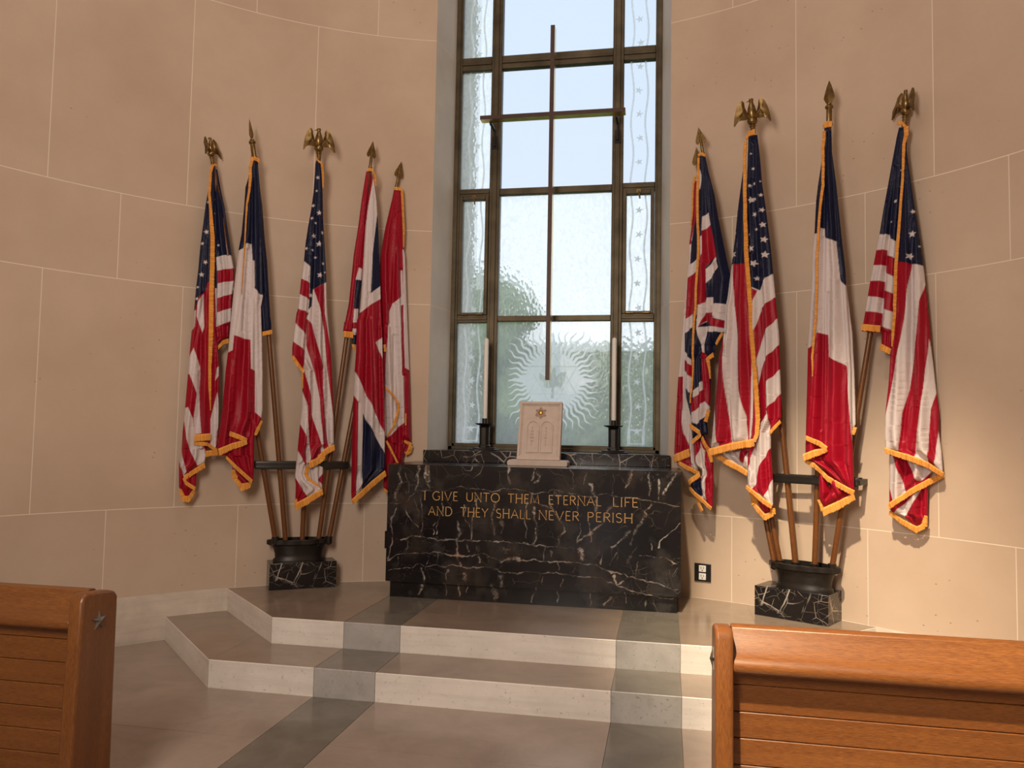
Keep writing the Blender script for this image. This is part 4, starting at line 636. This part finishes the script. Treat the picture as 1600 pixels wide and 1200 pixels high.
# ------------------------------------------------------------------ flags and their stands
COL = {'r': (.34, .002, .018), 'w': (.68, .60, .59), 'n': (.006, .009, .036)}
def build_cloth(root, layers, g=.0042):
    """layers: depth, base colour, outline, coloured regions, creases, stars, fringes; all in the flag's own vertical plane, mm"""
    rng = np.random.RandomState(len(layers[0][2])*7+3)
    allP = np.concatenate([np.array(l[2], float).reshape(-1, 2) for l in layers])/1000
    bx0, bz0 = allP.min(0); bx1, bz1 = allP.max(0)
    VV = []; FF = []; DY = []; off = 0; fr_all = []
    ph = rng.uniform(0, 6, 8)
    for (dep, base, out, regs, cre, stars, frs) in layers:
        P = np.array(out, float).reshape(-1, 2)/1000; x0, z0 = P.min(0)-g; x1, z1 = P.max(0)+g
        nx = int((x1-x0)/g)+2; nz = int((z1-z0)/g)+2
        cxs = x0+(np.arange(nx-1)+.5)*g; czs = z0+(np.arange(nz-1)+.5)*g
        CXm, CZm = np.meshgrid(cxs, czs); ins = pip(CXm, CZm, P)
        vid = np.zeros((nz, nx), int); cnt = np.zeros((nz, nx), int)
        for a in (0, 1):
            for b in (0, 1): cnt[a:nz-1+a, b:nx-1+b] += ins
        used = cnt > 0; bd = used & (cnt < 4); idx = -np.ones((nz, nx), int); idx[used] = np.arange(used.sum()); N = used.sum()
        zz, xx = np.nonzero(used); X = x0+xx*g; Z = z0+zz*g; isb = bd[used]
        D, PX, PZ = pdist(X, Z, P); sn = isb & (D < 1.3*g); X = np.where(sn, PX, X); Z = np.where(sn, PZ, Z); D = np.where(isb, 0, D)
        # fold field: pleats fan out from the gathered top
        rowl = np.full(nz, np.nan); roww = np.full(nz, np.nan)
        for r in range(nz):
            k = xx[zz == r]
            if len(k): rowl[r] = x0+k.min()*g; roww[r] = max(g, (k.max()-k.min())*g)
        L = rowl[zz]; Wd = roww[zz]; u = (X-L)/Wd; tz = np.clip((bz1-Z)/(bz1-bz0), 0, 1)
        amp = np.clip(Wd*.10, .003, .026)*(.5+.5*tz)
        pl = amp*(np.sin(2*PI*(2.2*u+.25*np.sin(3*tz+ph[0]))+ph[1])+.32*np.sin(2*PI*(4.3*u+.3*np.sin(2*tz+ph[2]))+ph[3]))
        pl += .003*np.sin(Z*23+X*9+ph[4])*np.sin(X*31+ph[5])
        w_ = np.minimum(.045, np.maximum(Wd*.5, .012)); q = np.clip(D/w_, 0, 1); bul = .030*np.sqrt(np.clip(1-(1-q)**2, 0, 1))*np.minimum(1, Wd/.12)
        h = pl*np.sqrt(q)
        for c in cre:
            d, _, _ = pdist(X, Z, np.array(c, float)/1000, False); h -= .011*np.exp(-(d/.012)**2)*np.minimum(1, D/.012); h += .003*np.exp(-((d-.022)/.012)**2)*np.minimum(1, D/.012)
        front = dep+bul+h; back = dep-.022*np.sqrt(np.clip(1-(1-q)**2, 0, 1))*np.minimum(1, Wd/.12)+h*.5; front = np.maximum(front, back+.002*(q > 0)); back = np.where(isb, front, back)
        # dye, antialiased
        dye = np.zeros((N, 3)); o4 = [(-.3, -.1), (.1, -.3), (.3, .1), (-.1, .3)]
        for ax, az in o4:
            xs_ = X+ax*g; zs_ = Z+az*g; c = np.tile(np.array(COL[base]), (N, 1))
            for cc, rp in regs: c[pip(xs_, zs_, np.array(rp, float)/1000)] = COL[cc]
            for k in range(0, len(stars), 3): c[pip(xs_, zs_, starpoly(stars[k]/1000, stars[k+1]/1000, max(stars[k+2]/1000, .006), (k % 7)*.12-.3, 5, .42))] = COL['w']
            dye += c/4
        nb = np.where(isb, np.arange(N), 0); bi = np.arange(N).copy(); nonb = ~isb; bi[nonb] = N+np.arange(nonb.sum())
        V = np.stack([X, -front, Z], 1); VB = np.stack([X, -back, Z], 1)[nonb]
        r, c = np.nonzero(ins); q4 = np.stack([idx[r, c], idx[r, c+1], idx[r+1, c+1], idx[r+1, c]], 1); q4b = bi[q4][:, ::-1]
        allb = isb[q4].all(1); q4b = q4b[~allb]
        VV += [V, VB]; FF += [q4+off, q4b+off]; DY += [dye, dye[nonb]]; off += N+nonb.sum()
        for fz in frs: fr_all.append((np.array(fz, float).reshape(-1, 3)/1000, X, Z, front, dep))
    co = np.concatenate(VV); F = np.concatenate(FF); dy = np.concatenate(DY)
    me = mesh_np('cloth', co, F); at = me.attributes.new('dye', 'FLOAT_COLOR', 'POINT'); at.data.foreach_set('color', np.concatenate([dy, np.ones((len(dy), 1))], 1).astype(np.float32).ravel())
    link('cloth', me, MCL, root)
    for Pf, X, Z, front, dep in fr_all:
        bm = bmesh.new(); lay = bm.verts.layers.float.new('strand')
        seg = np.hypot(np.diff(Pf[:, 0]), np.diff(Pf[:, 1])); s = np.concatenate([[0], np.cumsum(seg)]); n = max(2, int(s[-1]/.0024))
        t = np.linspace(0, s[-1], n); px = np.interp(t, s, Pf[:, 0]); pz = np.interp(t, s, Pf[:, 1]); pw = np.interp(t, s, Pf[:, 2])
        dx = np.gradient(px); dz = np.gradient(pz); L = np.hypot(dx, dz)+1e-9
        # strands hang down from a hem, stand sideways from an upright edge
        nxv, nzv = -dz/L, dx/L
        hang = abs(dx)/L
        hv = np.clip(hang*1.5, 0, 1); ax = nxv*(1-hv*.6); az = nzv*1.0; flip = np.where(az > 0, -1.0, 1.0); k = abs(nzv) > .35
        ax = np.where(k, ax*flip, nxv); az = np.where(k, az*flip, nzv)
        dd = np.empty(n)
        for i in range(n):
            m = np.hypot(X-px[i], Z-pz[i]) < max(.012, pw[i]*.6); dd[i] = front[m].max() if m.any() else dep+.012
        kk = np.ones(13)/13; dd = np.convolve(np.pad(dd, 6, 'edge'), kk, 'valid')+.005
        rings = []
        for i in range(n):
            j1 = rng.uniform(-.10, .10)*pw[i]; h_ = pw[i]/2; z_ = .0022*(i % 2); sv = rng.uniform(0, 1)
            a = (px[i]-ax[i]*h_, pz[i]-az[i]*h_); b = (px[i]+ax[i]*(h_+j1), pz[i]+az[i]*(h_+j1)); mm = (px[i]-ax[i]*h_*.55, pz[i]-az[i]*h_*.55)
            ring = [bm.verts.new((a[0], -dd[i]+.001, a[1])), bm.verts.new((mm[0], -dd[i]-.005-z_, mm[1])), bm.verts.new((b[0], -dd[i]-.001-z_, b[1])), bm.verts.new((b[0], -dd[i]+.006, b[1])), bm.verts.new((a[0], -dd[i]+.007, a[1]))]
            for v in ring: v[lay] = sv
            rings.append(ring)
        for A, B in zip(rings, rings[1:]):
            for i in range(5): bm.faces.new((A[i], A[(i+1) % 5], B[(i+1) % 5], B[i]))
        bm.faces.new(rings[0]); bm.faces.new(rings[-1][::-1])
        obj('gold_fringe', bm, MFG, root)
def eagle(bm, M, k, yaw):
    """brass eagle with raised wings, height about 1 unit * k"""
    M = M @ Matrix.Rotation(yaw, 4, 'Z') @ Matrix.Scale(k, 4)
    lathe(bm, [(.075, -.02), (.075, .16), (.095, .17), (.095, .20), (.06, .215), (.11, .25), (.145, .31), (.15, .35), (.12, .41), (.06, .45), (0, .46)], 20, M)
    lathe(bm, [(0, .40), (.07, .43), (.115, .52), (.125, .62), (.10, .74), (.065, .84), (.055, .90), (.068, .945), (.05, .985), (0, 1.0)], 16, M @ Matrix.Rotation(.08, 4, 'X'), 1, .8)
    rod(bm, M @ Vector((-.03, -.03, .955)), M @ Vector((-.15, -.06, .90)), .035*k, .004*k, 8)
    wing = [(.06, .60), (.16, .68), (.22, .80), (.235, .92), (.30, .985), (.38, .96), (.46, .88), (.54, .74), (.60, .56), (.635, .36), (.60, .34), (.54, .42), (.47, .47), (.38, .50), (.26, .50), (.14, .50), (.07, .50)]
    wing = [(x*.80+.01, 1-(1-z)*1.2) for x, z in wing]
    for s in (-1, 1):
        F = []; Bk = []; n = len(wing)
        def yy(x, z): return -.04-.22*(x-.1)**2*2+.02*math.sin(x*62)*(1 if z < .8 else .3)
        grid = {}
        cx_, cz_ = .25, .62
        A = [bm.verts.new(M @ Vector((s*x, yy(x, z), z))) for x, z in wing]; A2 = [bm.verts.new(M @ Vector((s*(cx_+(x-cx_)*.5), yy(cx_+(x-cx_)*.5, z)-.045, cz_+(z-cz_)*.5))) for x, z in wing]
        B = [bm.verts.new(M @ Vector((s*x, yy(x, z)+.035, z))) for x, z in wing]; c0 = bm.verts.new(M @ Vector((s*cx_, -.12, cz_)))
        for i in range(n):
            j = (i+1) % n; bm.faces.new((A[i], A[j], A2[j], A2[i])); bm.faces.new((A2[i], A2[j], c0)); bm.faces.new((A[i], B[i], B[j], A[j]))
        bm.faces.new(B)
        rod(bm, M @ Vector((s*.04, 0, .45)), M @ Vector((s*.07, -.02, .56)), .04*k, .05*k, 8)
def spear(bm, M, k, kind, yaw):
    M = M @ Matrix.Rotation(yaw, 4, 'Z') @ Matrix.Scale(k, 4)
    if kind == 'leaf':
        lathe(bm, [(.075, 0), (.075, .05), (.062, .07), (.062, .36), (.085, .38), (.085, .42), (.055, .45), (.05, .48)], 16, M)
        lathe(bm, [(.045, .46), (.12, .60), (.105, .68), (.055, .86), (0, 1.0)], 4, M, 1, .45)
    else:
        lathe(bm, [(.07, 0), (.07, .06), (.055, .08), (.048, .40), (.035, .72), (.018, .95), (0, 1)], 12, M)
        P = [(0, 1.0), (.05, .86), (.13, .66), (.175, .52), (.165, .44), (.11, .40), (.06, .46), (.03, .50)]
        poly = P+[(-x, z) for x, z in P[::-1][:-1]]
        A = [bm.verts.new(M @ Vector((x, -.018, z))) for x, z in poly]; B = [bm.verts.new(M @ Vector((x, .018, z))) for x, z in poly]; n = len(poly)
        bm.faces.new(A); bm.faces.new(B[::-1])
        for i in range(n): bm.faces.new((A[i], B[i], B[(i+1) % n], A[(i+1) % n]))
LAB = {
 'us_left': ('leftmost flag of the left stand, stars and stripes with eagle on top', .9),
 'fr_left': ('blue, white and red vertical tricolour in the left stand, second pole from the left', 1.35),
 'us_mid': ('stars and stripes hanging straight from the middle pole of the left stand, eagle on top', 0),
 'uk_left': ('red, white and blue crossed union flag in the left stand, fourth pole from the left', 0),
 'can_left': ('red and white flag with gold fringe hanging just left of the altar', 0),
 'can_right': ('mostly hidden red and white flag between the window and the right union flag', 0),
 'uk_right': ('blue, red and white union flag in many folds nearest the window in the right stand', 0),
 'us_right': ('wide stars and stripes in the right stand between the union flag and the tricolour', .35),
 'fr_right': ('blue, white and red tricolour hanging straight from the spear-topped pole of the right stand', 0),
 'us_far': ('rightmost flag, stars and stripes swung away from the right stand, eagle on top', -.7)}
for gk in ('L', 'R'):
    (fx, fy, fz), bw, ang = FRAMES[gk]; word_ = 'left' if gk == 'L' else 'right'
    T = Vector((math.cos(ang), math.sin(ang), 0)); Nn = Vector((math.sin(ang), -math.cos(ang), 0))
    # marble block under an iron urn
    st = thing('flag_stand', 'black veined marble block carrying a dark bronze pole holder, %s of the altar' % word_, 'flag stand', (fx, fy, ZP), ang, 'flag stands beside the altar')
    bd = .20 if gk == 'L' else .265; uc = .10 if gk == 'L' else .125; ue = .44 if gk == 'L' else .54; ux = -.025 if gk == 'L' else .05
    bm = bmesh.new(); box(bm, -bw/2, bw/2, 0, bd, 0, .205); obj('marble_block', bm, MB2, st, bevel=.003)
    ue *= 1.0; bm = bmesh.new(); lathe(bm, [(.20, .205), (.20, .225), (.185, .24), (.188, .27), (.200, .31), (.212, .335), (.215, .345)], 48, Matrix.Translation((ux, uc, 0)), 1.0, ue)
    obj('holder_body', bm, MIRON, st, smooth=True)
    bm = bmesh.new(); mod = lambda a, z: 1+.085*abs(math.cos(a*5))
    lathe(bm, [(.214, .335), (.232, .345), (.232, .375), (.222, .380), (.205, .380), (.205, .345)], 96, Matrix.Translation((ux, uc, 0)), 1.0, ue, mod)
    obj('scalloped_rim', bm, MIRON, st, smooth=True)
    for key, F_ in FLAGS.items():
        if F_[0] != gk: continue
        lx, lz = F_[3][0]/1000, F_[3][1]/1000; ly = (.07 if gk == 'L' else .12)-.02
        bm = bmesh.new(); lathe(bm, [(.012, lz-ZP-.045), (.026, lz-ZP-.035), (.028, lz-ZP+.022), (.022, lz-ZP+.022), (.021, lz-ZP-.01)], 16, Matrix.Translation((lx, ly, 0)))
        obj('pole_socket', bm, MIRON, st, smooth=True)
    # arc rail fixed to the wall
    rc = -.03 if gk == 'L' else .13; yb_ = .035 if gk == 'L' else .085; wall_y = .20 if gk == 'L' else .26
    rl = thing('pole_rail', 'curved dark bronze rail steadying the flag poles on the wall, %s of the altar' % word_, 'rail', (fx, fy, 1.305), ang, 'pole rails on the wall')
    bm = bmesh.new(); n = 24; hw = .36 if gk == 'L' else .30; pr_ = None
    sect = [(-.010, -.030), (.008, -.030), (.012, -.012), (.008, .0), (.012, .012), (.008, .030), (-.010, .030)]
    for i in range(n+1):
        a = -1.15+2.3*i/n; x = rc+hw*math.sin(a)/math.sin(1.15); y = yb_-.028*(math.cos(a)-math.cos(1.15))/(1-math.cos(1.15)); ring = [bm.verts.new((x, y-p, q)) for p, q in sect]
        if pr_:
            for k in range(7): bm.faces.new((pr_[k], pr_[(k+1) % 7], ring[(k+1) % 7], ring[k]))
        else: bm.faces.new(ring)
        pr_ = ring
    bm.faces.new(pr_[::-1]); obj('front_band', bm, MIRON, rl, smooth=True)
    bm = bmesh.new(); box(bm, rc-hw, rc+hw, yb_+.075, yb_+.09, .005, .03)
    obj('back_bar', bm, MIRON, rl, bevel=.002)
    for s in (-1, 1):
        bm = bmesh.new(); box(bm, rc+s*hw-.014, rc+s*hw+.014, yb_-.01, wall_y, -.02, .02); obj('wall_bracket', bm, MIRON, rl, bevel=.003)
for key, (gk, off_, top, bot, tip, layers) in FLAGS.items():
    (fx, fy, fz), bw, ang = FRAMES[gk]; Nn = Vector((math.sin(ang), -math.cos(ang), 0))
    org = Vector((fx, fy, 0))-Nn*(.07 if gk == 'L' else .12); nm = {'us': 'american_flag', 'fr': 'french_flag', 'uk': 'british_flag', 'ca': 'canadian_flag'}[key[:2]]
    base = Vector((bot[0]/1000, 0, ZP+.25)); o0 = org
    t = thing(nm, LAB[key][0], 'flag', org, ang, 'flags of the %s stand' % ('left' if gk == 'L' else 'right'))
    holder = t
    tp_ = Vector((top[0]/1000, -off_+.03, top[1]/1000)); bt = Vector((bot[0]/1000, -.02, bot[1]/1000)); dr = (tp_-bt).normalized(); bt2 = bt-dr*.02
    bm = bmesh.new(); rod(bm, bt2, tp_, .0195, .016, 14); obj('pole', bm, MP, t, smooth=True)
    # cloth hangs 'off_' in front of the pole plane
    sub = build_cloth(t, [(d+off_, *rest) for d, *rest in layers])
    tipv = Vector((tip[0]/1000, -off_+.03, tip[1]/1000)); k = (tipv-tp_).length; M, _ = axisM(tp_, tipv)
    # axisM gives an arbitrary roll; rebuild with x along the flag plane
    zax = (tipv-tp_).normalized(); xax = Vector((1, 0, 0)); yax = zax.cross(xax).normalized(); xax = yax.cross(zax).normalized()
    M = Matrix.Translation(tp_) @ Matrix((xax, yax, zax)).transposed().to_4x4()
    bm = bmesh.new()
    if key[:2] == 'us': eagle(bm, M, k*1.0, LAB[key][1]); fn = 'eagle_finial'
    else: spear(bm, M, k, 'leaf' if key[:2] == 'fr' else 'barb', LAB[key][1] if key[:2] == 'fr' else .25); fn = 'spear_finial'
    obj(fn, bm, MAG, t, smooth=True)
